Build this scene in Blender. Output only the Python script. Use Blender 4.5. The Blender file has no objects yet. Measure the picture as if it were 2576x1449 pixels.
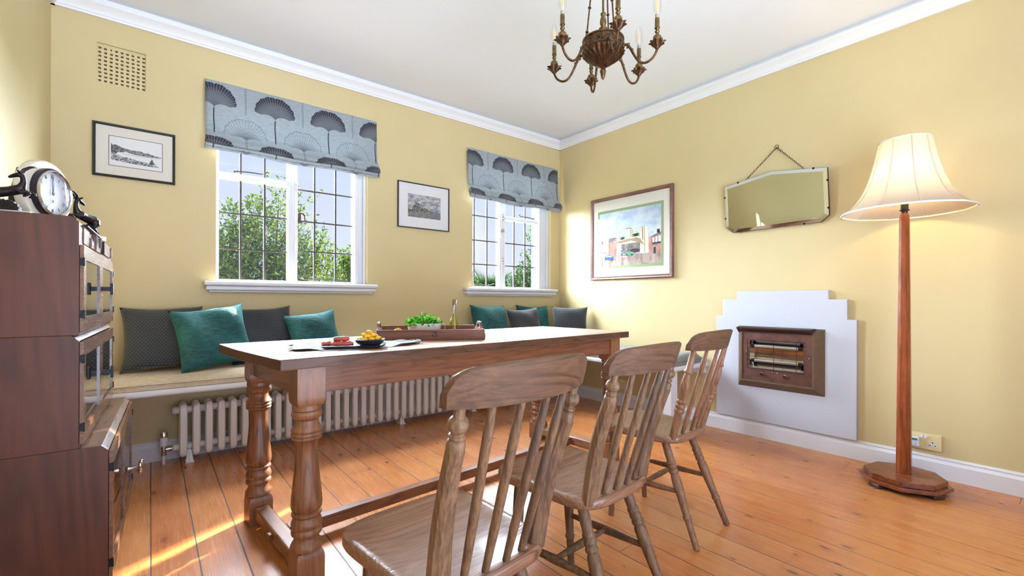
import bpy, bmesh, math, random
from mathutils import Vector, Matrix
random.seed(7)
sc = bpy.context.scene
COL = sc.collection
PI = math.pi

# ---------------------------------------------------------------- camera
CAM = Vector((-3.325, -3.392, 0.95))
YAW, ROLL = math.radians(38.49), math.radians(0.16)
cam_d = bpy.data.cameras.new('camera')
cam_o = bpy.data.objects.new('camera', cam_d)
COL.objects.link(cam_o)
_F = Vector((math.sin(YAW), math.cos(YAW), 0)); _R = Vector((math.cos(YAW), -math.sin(YAW), 0)); _U = Vector((0, 0, 1))
_R2 = _R * math.cos(ROLL) + _U * math.sin(ROLL); _U2 = _U * math.cos(ROLL) - _R * math.sin(ROLL)
M = Matrix((( _R2.x, _U2.x, -_F.x, CAM.x), (_R2.y, _U2.y, -_F.y, CAM.y), (_R2.z, _U2.z, -_F.z, CAM.z), (0, 0, 0, 1)))
cam_o.matrix_world = M
cam_d.sensor_fit = 'HORIZONTAL'; cam_d.sensor_width = 36
cam_d.lens = 1143.1 / 2576 * 36
cam_d.shift_y = (754.7 - 724.5) / 2576
cam_d.clip_start = 0.02
sc.camera = cam_o

# ---------------------------------------------------------------- colour management
vs = sc.view_settings
vs.view_transform = 'Standard'; vs.look = 'None'; vs.gamma = 1.0; vs.use_curve_mapping = False
vs.exposure = 0.0
cy = sc.cycles
cy.max_bounces = 7; cy.diffuse_bounces = 4; cy.glossy_bounces = 3; cy.transmission_bounces = 6
cy.transparent_max_bounces = 10; cy.caustics_reflective = False; cy.caustics_refractive = False
cy.sample_clamp_indirect = 4.0
cy.use_adaptive_sampling = True; cy.adaptive_threshold = 0.02
cy.use_denoising = True

# ---------------------------------------------------------------- sky
class X:
    """tiny arithmetic over shader sockets"""
    def __init__(s, nt, sock): s.nt, s.s = nt, sock
    def _m(s, op, *a, clamp=False):
        n = s.nt.nodes.new('ShaderNodeMath'); n.operation = op; n.use_clamp = clamp
        for i, v in enumerate((s,) + a):
            if isinstance(v, X): s.nt.links.new(v.s, n.inputs[i])
            else: n.inputs[i].default_value = v
        return X(s.nt, n.outputs[0])
    def __add__(s, o): return s._m('ADD', o)
    __radd__ = __add__
    def __sub__(s, o): return s._m('SUBTRACT', o)
    def __rsub__(s, o): return (s * -1.0) + o
    def __mul__(s, o): return s._m('MULTIPLY', o)
    __rmul__ = __mul__
    def __truediv__(s, o): return s._m('DIVIDE', o)
    def __rtruediv__(s, o): return s._m('POWER', -1.0) * o
    def lt(s, o): return s._m('LESS_THAN', o)
    def gt(s, o): return s._m('GREATER_THAN', o)
    def floor(s): return s._m('FLOOR')
    def frac(s): return s._m('FRACT')
    def abs(s): return s._m('ABSOLUTE')
    def sqrt(s): return s._m('SQRT')
    def cos(s): return s._m('COSINE')
    def sin(s): return s._m('SINE')
    def pow(s, e): return s._m('POWER', e)
    def max(s, o): return s._m('MAXIMUM', o)
    def min(s, o): return s._m('MINIMUM', o)
    def sat(s): return s._m('ADD', 0.0, clamp=True)
    def atan2(s, o): return s._m('ARCTAN2', o)
    def step(s, a, b): return ((s - a) * (1.0 / (b - a)) ).sat()

def lin(c):
    f = lambda v: v / 12.92 if v <= 0.04045 else ((v + 0.055) / 1.055) ** 2.4
    return tuple(f(v / 255.0) for v in c[:3]) + (1.0,)

def nmix(nt, fac, a, b, blend='MIX'):
    n = nt.nodes.new('ShaderNodeMix'); n.data_type = 'RGBA'; n.blend_type = blend
    for idx, v in ((0, fac), (6, a), (7, b)):
        if isinstance(v, X): nt.links.new(v.s, n.inputs[idx])
        elif hasattr(v, 'is_linked'): nt.links.new(v, n.inputs[idx])
        else: n.inputs[idx].default_value = v
    return n.outputs[2]

def noise(nt, vec, scale, detail=3, rough=.5, dist=0, dims='3D'):
    n = nt.nodes.new('ShaderNodeTexNoise'); n.noise_dimensions = dims
    n.inputs['Scale'].default_value = scale; n.inputs['Detail'].default_value = detail
    n.inputs['Roughness'].default_value = rough; n.inputs['Distortion'].default_value = dist
    if vec is not None: nt.links.new(vec, n.inputs['Vector'])
    return X(nt, n.outputs['Fac'])

world = bpy.data.worlds.new('daylight'); sc.world = world; world.use_nodes = True
wt = world.node_tree; wt.nodes.clear()
_tc = wt.nodes.new('ShaderNodeTexCoord'); _sp = wt.nodes.new('ShaderNodeSeparateXYZ')
wt.links.new(_tc.outputs['Generated'], _sp.inputs[0])
_y, _z = X(wt, _sp.outputs[1]), X(wt, _sp.outputs[2])
SKY_FRONT, SKY_BACK = 1.1, 3.0
_up = _z.step(0.02, 0.42)
_cl = noise(wt, _tc.outputs['Generated'], 2.6, 5, .55, .4).step(.50, .62)
_c = nmix(wt, _up, lin((230, 235, 252)), lin((194, 211, 250)))
_c = nmix(wt, _cl * .75, _c, lin((250, 250, 253)))
_c = nmix(wt, _z.step(-0.02, 0.0), lin((120, 122, 110)), _c)
_c = nmix(wt, _y.step(-.15, .25), nmix(wt, _z.step(-.03, .03), lin((208, 224, 250)), lin((196, 220, 255))), _c)
_bg = wt.nodes.new('ShaderNodeBackground'); wt.links.new(_c, _bg.inputs[0])
_st = _y.step(-.15, .25) * (SKY_FRONT - SKY_BACK) + SKY_BACK
_st = _st + (1.0 - _z.step(-.03, .03)) * (1.0 - _y.step(-.15, .25)) * 10.5   # unseen glow added below the horizon behind the room, brightens the ceiling
wt.links.new(_st.s, _bg.inputs[1])
_wo = wt.nodes.new('ShaderNodeOutputWorld'); wt.links.new(_bg.outputs[0], _wo.inputs[0])

# ---------------------------------------------------------------- sun
def sun(name, direction, energy, angle, col=(1, 1, 1)):
    d = bpy.data.lights.new(name, 'SUN'); d.energy = energy; d.angle = math.radians(angle); d.color = col
    o = bpy.data.objects.new(name, d); COL.objects.link(o)
    o.rotation_euler = Vector(direction).to_track_quat('-Z', 'Y').to_euler()
    return o
sun('sun', (-2.4, -1.35, -1.40), 70.0, 0.8, (1.0, .93, .82))
sun('sky_glow', (-.22, -1.0, -.32), 250, 138, (.76, .87, 1.0))
# ---------------------------------------------------------------- mesh helpers
class MB:
    def __init__(s): s.v, s.f, s.m, s.uv, s.parts = [], [], [], {}, []
    def add(s, vs, fs, mi=0, T=None):
        b = len(s.v); s.parts.append((b, len(s.f)))
        s.v += [tuple(T @ Vector(p)) if T is not None else tuple(p) for p in vs]
        for f in fs: s.f.append(tuple(b + i for i in f)); s.m.append(mi)
        return b
    def box(s, x0, x1, y0, y1, z0, z1, mi=0, T=None):
        vs = [(x, y, z) for z in (z0, z1) for y in (y0, y1) for x in (x0, x1)]
        return s.add(vs, [(0, 2, 3, 1), (4, 5, 7, 6), (0, 1, 5, 4), (2, 6, 7, 3), (0, 4, 6, 2), (1, 3, 7, 5)], mi, T)
    def prism(s, poly, a0, a1, axis='z', mi=0, T=None):
        n = len(poly)
        def P(p, a):
            if axis == 'z': return (p[0], p[1], a)
            if axis == 'y': return (p[0], a, p[1])
            return (a, p[0], p[1])
        vs = [P(p, a0) for p in poly] + [P(p, a1) for p in poly]
        fs = [tuple(range(n))[::-1], tuple(range(n, 2 * n))] + [(i, (i + 1) % n, n + (i + 1) % n, n + i) for i in range(n)]
        return s.add(vs, fs, mi, T)
    def rings(s, rings, cap=True, mi=0, T=None, closed=True):
        n = len(rings[0]); vs = [p for r in rings for p in r]; fs = []
        for k in range(len(rings) - 1):
            for i in range(n if closed else n - 1):
                j = (i + 1) % n
                fs.append((k * n + i, k * n + j, (k + 1) * n + j, (k + 1) * n + i))
        if cap and closed:
            fs.append(tuple(range(n))[::-1]); fs.append(tuple(range((len(rings) - 1) * n, len(rings) * n)))
        return s.add(vs, fs, mi, T)
    def lathe(s, prof, seg=20, T=None, mi=0, cap=True, sx=1, sy=1, ph=0):
        R = [[(max(r, 1e-5) * math.cos(2 * PI * i / seg + ph) * sx, max(r, 1e-5) * math.sin(2 * PI * i / seg + ph) * sy, z) for i in range(seg)] for r, z in prof]
        return s.rings(R, cap, mi, T)
    def tube(s, pts, r, seg=8, mi=0, T=None, cap=True, flat=1.0):
        pts = [Vector(p) for p in pts]; n = len(pts)
        rs = list(r) if hasattr(r, '__len__') else [r] * n
        t0 = (pts[1] - pts[0]).normalized()
        up = Vector((0, 0, 1)) if abs(t0.z) < .9 else Vector((1, 0, 0))
        a = t0.cross(up).normalized(); R = []
        for k in range(n):
            t = (pts[min(k + 1, n - 1)] - pts[max(k - 1, 0)]).normalized()
            a = (a - t * a.dot(t)).normalized(); b = t.cross(a)
            R.append([tuple(pts[k] + a * (rs[k] * math.cos(2 * PI * i / seg)) + b * (rs[k] * flat * math.sin(2 * PI * i / seg))) for i in range(seg)])
        return s.rings(R, cap, mi, T)
    def sphere(s, c, r, seg=12, mi=0, T=None, sc3=(1, 1, 1)):
        R = []
        for k in range(seg // 2 + 1):
            a = -PI / 2 + PI * k / (seg // 2)
            R.append([(c[0] + sc3[0] * r * max(math.cos(a), 1e-4) * math.cos(2 * PI * i / seg), c[1] + sc3[1] * r * max(math.cos(a), 1e-4) * math.sin(2 * PI * i / seg), c[2] + sc3[2] * r * math.sin(a)) for i in range(seg)])
        return s.rings(R, True, mi, T)
    def grid(s, fn, nu, nv, mi=0, uvfn=None, T=None):
        b = len(s.v); vs = []; fs = []
        for j in range(nv + 1):
            for i in range(nu + 1): vs.append(fn(i / nu, j / nv))
        for j in range(nv):
            for i in range(nu):
                k = j * (nu + 1) + i; fs.append((k, k + 1, k + nu + 2, k + nu + 1))
        s.add(vs, fs, mi, T)
        if uvfn:
            for j in range(nv + 1):
                for i in range(nu + 1): s.uv[b + j * (nu + 1) + i] = uvfn(i / nu, j / nv)
        return b
    def each(s, name, mat, parent=None, **kw):
        """every added shape as an object of its own"""
        ends = s.parts[1:] + [(len(s.v), len(s.f))]; out = []
        for (v0, f0), (v1, f1) in zip(s.parts, ends):
            q = MB(); q.v = s.v[v0:v1]; q.f = [tuple(i - v0 for i in f) for f in s.f[f0:f1]]; q.m = s.m[f0:f1]
            out.append(q.build(name, mat, parent, **kw))
        return out
    def build(s, name, mat, parent=None, bevel=0, smooth=None, loc=None, rot=None, segs=2, fix=True, mods=()):
        me = bpy.data.meshes.new(name)
        me.from_pydata(s.v, [], s.f); me.validate()
        mats = mat if isinstance(mat, (list, tuple)) else [mat]
        for m in mats: me.materials.append(m)
        if len(me.polygons) == len(s.m): me.polygons.foreach_set('material_index', s.m)
        if s.uv:
            ul = me.uv_layers.new(name='UVMap')
            for l in me.loops: ul.data[l.index].uv = s.uv.get(l.vertex_index, (0, 0))
        bm = bmesh.new(); bm.from_mesh(me)
        if fix: bmesh.ops.recalc_face_normals(bm, faces=bm.faces)
        if smooth is not None:
            for f in bm.faces: f.smooth = True
            for e in bm.edges:
                if len(e.link_faces) == 2 and e.calc_face_angle(0) > math.radians(smooth): e.smooth = False
        bm.to_mesh(me); bm.free()
        o = bpy.data.objects.new(name, me); COL.objects.link(o)
        if parent is not None: o.parent = parent
        if loc is not None: o.location = loc
        if rot is not None: o.rotation_euler = rot
        if bevel:
            md = o.modifiers.new('edge', 'BEVEL'); md.width = bevel; md.segments = segs; md.limit_method = 'ANGLE'; md.angle_limit = math.radians(40)
            if smooth is None:
                for p in me.polygons: p.use_smooth = True
                md.harden_normals = True
        for k, kw in mods:
            md = o.modifiers.new(k.lower(), k)
            for a, v in kw.items(): setattr(md, a, v)
        return o

def tag(o, label=None, cat=None, group=None, kind=None):
    if label: o['label'] = label
    if cat: o['category'] = cat
    if group: o['group'] = group
    if kind: o['kind'] = kind
    return o
def thing(name, label, cat, loc=(0, 0, 0), rz=0, group=None, kind=None):
    o = bpy.data.objects.new(name, None); COL.objects.link(o)
    o.empty_display_size = .05
    o.location = loc; o.rotation_euler = (0, 0, rz)
    return tag(o, label, cat, group, kind)
def struct(o): o['kind'] = 'structure'; return o
def copy_tree(o, parent=None):
    c = o.copy(); COL.objects.link(c)
    if parent is not None: c.parent = parent
    for ch in list(o.children): copy_tree(ch, c)
    return c
def TR(loc=(0, 0, 0), rx=0, ry=0, rz=0):
    return Matrix.Translation(loc) @ Matrix.Rotation(rz, 4, 'Z') @ Matrix.Rotation(ry, 4, 'Y') @ Matrix.Rotation(rx, 4, 'X')
def along(a, b):
    """matrix taking local z from a towards b"""
    a, b = Vector(a), Vector(b); z = (b - a).normalized()
    q = Vector((0, 0, 1)).rotation_difference(z)
    return Matrix.Translation(a) @ q.to_matrix().to_4x4()

# ---------------------------------------------------------------- materials
def newmat(name):
    m = bpy.data.materials.new(name); m.use_nodes = True
    nt = m.node_tree; b = nt.nodes['Principled BSDF']
    return m, nt, b
def objvec(nt, scale=(1, 1, 1), loc=(0, 0, 0), rot=(0, 0, 0), kind='Object'):
    tc = nt.nodes.new('ShaderNodeTexCoord'); mp = nt.nodes.new('ShaderNodeMapping')
    nt.links.new(tc.outputs[kind], mp.inputs[0])
    mp.inputs['Scale'].default_value = scale; mp.inputs['Location'].default_value = loc; mp.inputs['Rotation'].default_value = rot
    return mp.outputs[0]
def bump(nt, b, h, strength=.2, dist=.002):
    n = nt.nodes.new('ShaderNodeBump'); n.inputs['Strength'].default_value = strength; n.inputs['Distance'].default_value = dist
    nt.links.new(h.s if isinstance(h, X) else h, n.inputs['Height']); nt.links.new(n.outputs[0], b.inputs['Normal'])
def pbr(name, col, rough=.5, metal=0, coat=0, spec=.5, var=0, vscale=8, bmp=0, bscale=60, bdist=.002, sheen=0, emit=None):
    m, nt, b = newmat(name)
    c = lin(col)
    b.inputs['Base Color'].default_value = c; b.inputs['Roughness'].default_value = rough; b.inputs['Metallic'].default_value = metal
    b.inputs['Coat Weight'].default_value = coat; b.inputs['Coat Roughness'].default_value = .1
    b.inputs['Specular IOR Level'].default_value = spec
    if sheen: b.inputs['Sheen Weight'].default_value = sheen
    if var:
        n = noise(nt, objvec(nt), vscale, 4)
        d = tuple(x * (1 - var) for x in c[:3]) + (1,); l = tuple(min(1, x * (1 + var)) for x in c[:3]) + (1,)
        nt.links.new(nmix(nt, n.step(.3, .7), d, l), b.inputs['Base Color'])
    if bmp: bump(nt, b, noise(nt, objvec(nt), bscale, 3), bmp, bdist)
    if emit: b.inputs['Emission Color'].default_value = lin(emit[0]); b.inputs['Emission Strength'].default_value = emit[1]
    return m
def wood(name, dark, mid, light, axis='x', s=1.0, rough=.42, coat=0, ring=1.0, bmp=.15, wear=None, seed=0.0, grain=.45, sharp=.85):
    m, nt, b = newmat(name)
    i = 'xyz'.index(axis)
    sc1 = [7.0 * s] * 3; sc1[i] = .8 * s
    sc2 = [120.0 * s] * 3; sc2[i] = 5.0 * s
    v1 = objvec(nt, sc1, (seed, seed * .7, seed * 1.3)); v2 = objvec(nt, sc2, (seed, 0, seed))
    n1 = noise(nt, v1, 1.0, 3, .45, .6)
    rings = ((n1 * (11.0 * ring)).frac() - .5).abs() * 2.0
    fine = noise(nt, v2, 1.0, 3, .6)
    big = noise(nt, objvec(nt, (2.2 * s,) * 3, (seed, 3, 1)), 1.0, 3)
    c = nmix(nt, rings.step(.03, sharp), lin(dark), lin(mid))
    c = nmix(nt, big.step(.35, .7) * .75, c, lin(light))
    c = nmix(nt, (1.0 - fine.step(.25, .62)) * grain, c, lin(dark))
    if wear:
        w = noise(nt, objvec(nt, (5 * s,) * 3, (9, seed, 2)), 1.0, 5, .65, .5).step(.52, .68)
        c = nmix(nt, w * .6, c, lin(wear))
    nt.links.new(c, b.inputs['Base Color'])
    r = fine * .2 + (rough - .1); nt.links.new(r.s, b.inputs['Roughness'])
    b.inputs['Coat Weight'].default_value = coat; b.inputs['Coat Roughness'].default_value = .12
    bump(nt, b, rings * .35 + fine, bmp, .0015)
    return m
def glassmat(name, tint=(1, 1, 1, 1), gloss=1.0, rough=0.0):
    """thin pane: mostly clear, mirror-like at grazing angles"""
    m = bpy.data.materials.new(name); m.use_nodes = True; nt = m.node_tree; nt.nodes.clear()
    o = nt.nodes.new('ShaderNodeOutputMaterial'); t = nt.nodes.new('ShaderNodeBsdfTransparent'); g = nt.nodes.new('ShaderNodeBsdfGlossy')
    mx = nt.nodes.new('ShaderNodeMixShader')
    ge = nt.nodes.new('ShaderNodeNewGeometry'); dp = nt.nodes.new('ShaderNodeVectorMath'); dp.operation = 'DOT_PRODUCT'
    nt.links.new(ge.outputs['Normal'], dp.inputs[0]); nt.links.new(ge.outputs['Incoming'], dp.inputs[1])
    t.inputs[0].default_value = tint; g.inputs['Roughness'].default_value = rough
    f = ((1.0 - X(nt, dp.outputs['Value']).abs()).max(0.0).pow(5.0) * .94 + .05) * gloss   # Schlick reflectance, the same from both sides
    f = f.min(1.0)
    nt.links.new(f.s, mx.inputs[0]); nt.links.new(t.outputs[0], mx.inputs[1]); nt.links.new(g.outputs[0], mx.inputs[2]); nt.links.new(mx.outputs[0], o.inputs[0])
    return m

MT = {}
MT['white'] = pbr('white gloss paint', (226, 226, 230), .32, bmp=.03, bscale=30)
MT['cornice'] = pbr('white plaster', (236, 236, 235), .55)
MT['ceiling'] = pbr('ceiling paint', (250, 252, 254), .8, bmp=.03, bscale=90)
def wallpaint():
    m, nt, b = newmat('yellow wall paint')
    v = objvec(nt)
    n = noise(nt, v, 1.3, 3)
    nt.links.new(nmix(nt, n.step(.3, .7), lin((200, 181, 134)), lin((206, 188, 142))), b.inputs['Base Color'])
    b.inputs['Roughness'].default_value = .5; b.inputs['Specular IOR Level'].default_value = .35
    bump(nt, b, noise(nt, v, 120, 3), .05, .002)
    return m
MT['wall'] = wallpaint()
def floormat():
    m, nt, b = newmat('pine floorboards')
    tc = nt.nodes.new('ShaderNodeTexCoord'); sp = nt.nodes.new('ShaderNodeSeparateXYZ'); nt.links.new(tc.outputs['Object'], sp.inputs[0])
    x, y = X(nt, sp.outputs[0]), X(nt, sp.outputs[1])
    bx = (x + 3.877) / 0.1385
    idx = bx.floor(); fr = bx.frac()
    wn = nt.nodes.new('ShaderNodeTexWhiteNoise'); wn.noise_dimensions = '1D'; nt.links.new((idx + 11.0).s, wn.inputs['W'])
    rnd = X(nt, wn.outputs['Value'])
    yy = y + rnd * 37.0
    def vec(sx, sy, off=0.0):
        c = nt.nodes.new('ShaderNodeCombineXYZ')
        nt.links.new((x * sx + rnd * 13.0 + off).s, c.inputs[0]); nt.links.new((yy * sy).s, c.inputs[1]); return c.outputs[0]
    g = noise(nt, vec(16, 1.1), 1.0, 3, .5, .5)
    rings = ((g * 9.0).frac() - .5).abs() * 2.0
    fine = noise(nt, vec(260, 4), 1.0, 2, .6)
    big = noise(nt, vec(2.5, 1.4), 1.0, 3)
    c = nmix(nt, rings.step(.1, .9), lin((174, 101, 49)), lin((186, 117, 63)))
    c = nmix(nt, big.step(.35, .68) * .8, c, lin((200, 137, 80)))
    c = nmix(nt, rnd.step(.35, 1.0) * .45, c, lin((170, 95, 46)))
    c = nmix(nt, (1.0 - fine.step(.2, .5)) * .14, c, lin((176, 100, 48)))
    # knots
    vo = nt.nodes.new('ShaderNodeTexVoronoi'); vo.voronoi_dimensions = '2D'; vo.inputs['Scale'].default_value = 1.0; vo.inputs['Randomness'].default_value = 1.0
    nt.links.new(vec(7.5, 3.6, 4.0), vo.inputs['Vector'])
    kd = X(nt, vo.outputs['Distance']); kcol = nt.nodes.new('ShaderNodeSeparateColor'); nt.links.new(vo.outputs['Color'], kcol.inputs[0])
    on = X(nt, kcol.outputs[0]).gt(.34); ksz = X(nt, kcol.outputs[1]).pow(2.0) * .085 + .035
    knot = (1.0 - (kd / ksz).step(.45, 1.0)) * on
    halo = (1.0 - (kd / ksz).step(.9, 3.2)) * on
    streak = noise(nt, vec(14, 22), 1.0, 3, .6, .8)
    c = nmix(nt, halo * streak.step(.45, .62) * .6, c, lin((150, 74, 36)))
    c = nmix(nt, knot * .8, c, lin((92, 50, 28)))
    # seams and board ends
    sw = x.step(-3.2, -0.6) * -0.010 + 0.0215
    e = (fr - .5).abs() * -1.0 + .5
    seam = 1.0 - (e / sw).step(.55, 1.0)
    yend = ((y + rnd * 2.9) / 2.9).frac()
    endl = yend.lt(.0009) 
    seam = seam.max(endl)
    c = nmix(nt, seam, c, lin((48, 26, 14)))
    nt.links.new(c, b.inputs['Base Color'])
    r = fine * .06 + .24 + seam * .4
    nt.links.new(r.s, b.inputs['Roughness'])
    b.inputs['Coat Weight'].default_value = .25; b.inputs['Coat Roughness'].default_value = .2
    cup = (fr - .5) * (fr - .5)
    bump(nt, b, (1.0 - seam) * 1.0 + fine * .02 + cup * .6 + big * .3, .35, .003)
    return m
MT['floor'] = floormat()
MT['pane'] = glassmat('window glass', (.98, .99, 1, 1), .25)
MT['picglass'] = glassmat('picture glass', (.98, .98, .98, 1), .4, .02)
MT['cabglass'] = glassmat('cabinet glass', (.9, .92, .95, 1), 1.5)
MT['chrome'] = pbr('chrome', (225, 225, 228), .12, 1)
MT['black'] = pbr('black metal', (26, 25, 26), .4, .6)
MT['lead'] = pbr('dark window bar', (52, 44, 46), .6)
# ---------------------------------------------------------------- room shell
XW, ZC, YB = -3.74, 2.60, -4.15
def holed(mb, axis, u0, u1, z0, z1, d0, d1, holes, mi=0):
    """slab with rectangular holes; axis 'x': runs along x, thickness along y"""
    us = sorted({u0, u1, *[h[0] for h in holes], *[h[1] for h in holes]}); zs = sorted({z0, z1, *[h[2] for h in holes], *[h[3] for h in holes]})
    P = (lambda u, d, z: (u, d, z)) if axis == 'x' else (lambda u, d, z: (d, u, z))
    inh = lambda u, z: any(h[0] < u < h[1] and h[2] < z < h[3] for h in holes)
    for a, b in zip(us, us[1:]):
        for c, e in zip(zs, zs[1:]):
            if inh((a + b) / 2, (c + e) / 2): continue
            for d in (d0, d1): mb.add([P(a, d, c), P(b, d, c), P(b, d, e), P(a, d, e)], [(0, 1, 2, 3)], mi)
    for h in list(holes) + [(u0, u1, z0, z1)]:
        a, b, c, e = h
        for p, q in (((a, c), (b, c)), ((b, c), (b, e)), ((b, e), (a, e)), ((a, e), (a, c))):
            mb.add([P(p[0], d0, p[1]), P(q[0], d0, q[1]), P(q[0], d1, q[1]), P(p[0], d1, p[1])], [(0, 1, 2, 3)], mi)
W1 = (-3.005, -2.035, 1.058, 2.24); W2 = (-1.083, -.123, 1.054, 2.24); VENT = (-3.560, -3.350, 2.149, 2.370)
mb = MB(); holed(mb, 'x', XW - .2, .2, -.05, ZC, 0, .22, [W1, W2, VENT]); struct(mb.build('wall_north', MT['wall']))
mb = MB(); mb.box(0, .2, YB, 0, -.05, ZC); struct(mb.build('wall_east', MT['wall']))
mb = MB(); mb.box(XW - .2, XW, YB, 0, -.05, ZC); struct(mb.build('wall_west', MT['wall']))
mb = MB(); holed(mb, 'x', XW - .2, .2, -.05, ZC, YB - .2, YB, [(-3.6, -1.25, 0, 2.4)]); struct(mb.build('wall_south', MT['wall']))  # unseen wall; its opening is added and sized to let fill light in
mb = MB(); mb.box(XW, 0, YB, 0, -.05, 0); struct(mb.build('floor', MT['floor']))
mb = MB(); mb.box(XW - .2, .2, YB - .2, .22, ZC, ZC + .1); struct(mb.build('ceiling', MT['ceiling']))
CP = [(0, 2.503), (-.016, 2.503), (-.018, 2.513), (-.024, 2.517), (-.028, 2.527), (-.04, 2.540), (-.055, 2.553), (-.060, 2.556), (-.060, 2.574), (-.03, 2.576), (-.03, 2.60), (0, 2.60)]
SP = [(0, 0), (-.018, 0), (-.018, .082), (-.015, .086), (-.010, .098), (-.012, .104), (-.008, .111), (0, .115)]
def runx(prof, x0, x1): m = MB(); m.prism(prof, x0, x1, 'x'); return m
def runy(prof, y0, y1, sx=1, off=0):
    m = MB(); n = len(prof)
    vs = [(off + sx * p[0], y0, p[1]) for p in prof] + [(off + sx * p[0], y1, p[1]) for p in prof]
    m.add(vs, [tuple(range(n)), tuple(range(n, 2 * n))[::-1]] + [(i, (i + 1) % n, n + (i + 1) % n, n + i) for i in range(n)]); return m
struct(runx(CP, XW, 0).build('trim_1', MT['cornice'], smooth=30))
struct(runy(CP, YB, 0).build('trim_2', MT['cornice'], smooth=30))
struct(runy(CP, YB, 0, -1, XW).build('trim_3', MT['cornice'], smooth=30))
struct(runx(SP, XW, 0).build('baseboard_north', MT['white'], smooth=30))
struct(runy(SP, YB, 0).build('baseboard_east', MT['white'], smooth=30))
struct(runy(SP, YB, 0, -1, XW).build('baseboard_west', MT['white'], smooth=30))

# air vent: perforated block set into the wall
t = thing('air_vent', 'square yellow painted air brick with rows of small holes, high on the wall', 'vent', (-3.455, .012, 2.26))
mb = MB(); hs = []
for i in range(9):
    for j in range(9):
        cx, cz = -.094 + i * .0236, -.094 + j * .0225
        jx, jz = random.uniform(-.001, .001), random.uniform(-.001, .001)
        hw = .0062 if (i, j) != (2, 8) else .003
        hs.append((cx - hw + jx, cx + hw + jx, cz - .0052 + jz, cz + .0052 + jz))
holed(mb, 'x', -.105, .105, -.1105, .1105, 0, .03, hs); mb.build('grille', MT['wall'], t)
mb = MB(); mb.box(-.105, .105, .06, .07, -.1105, .1105); mb.build('hollow_shade_sheet', pbr('dark hollow', (30, 22, 16), .9), t)  # dark sheet paints the shade seen through the vent holes

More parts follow.
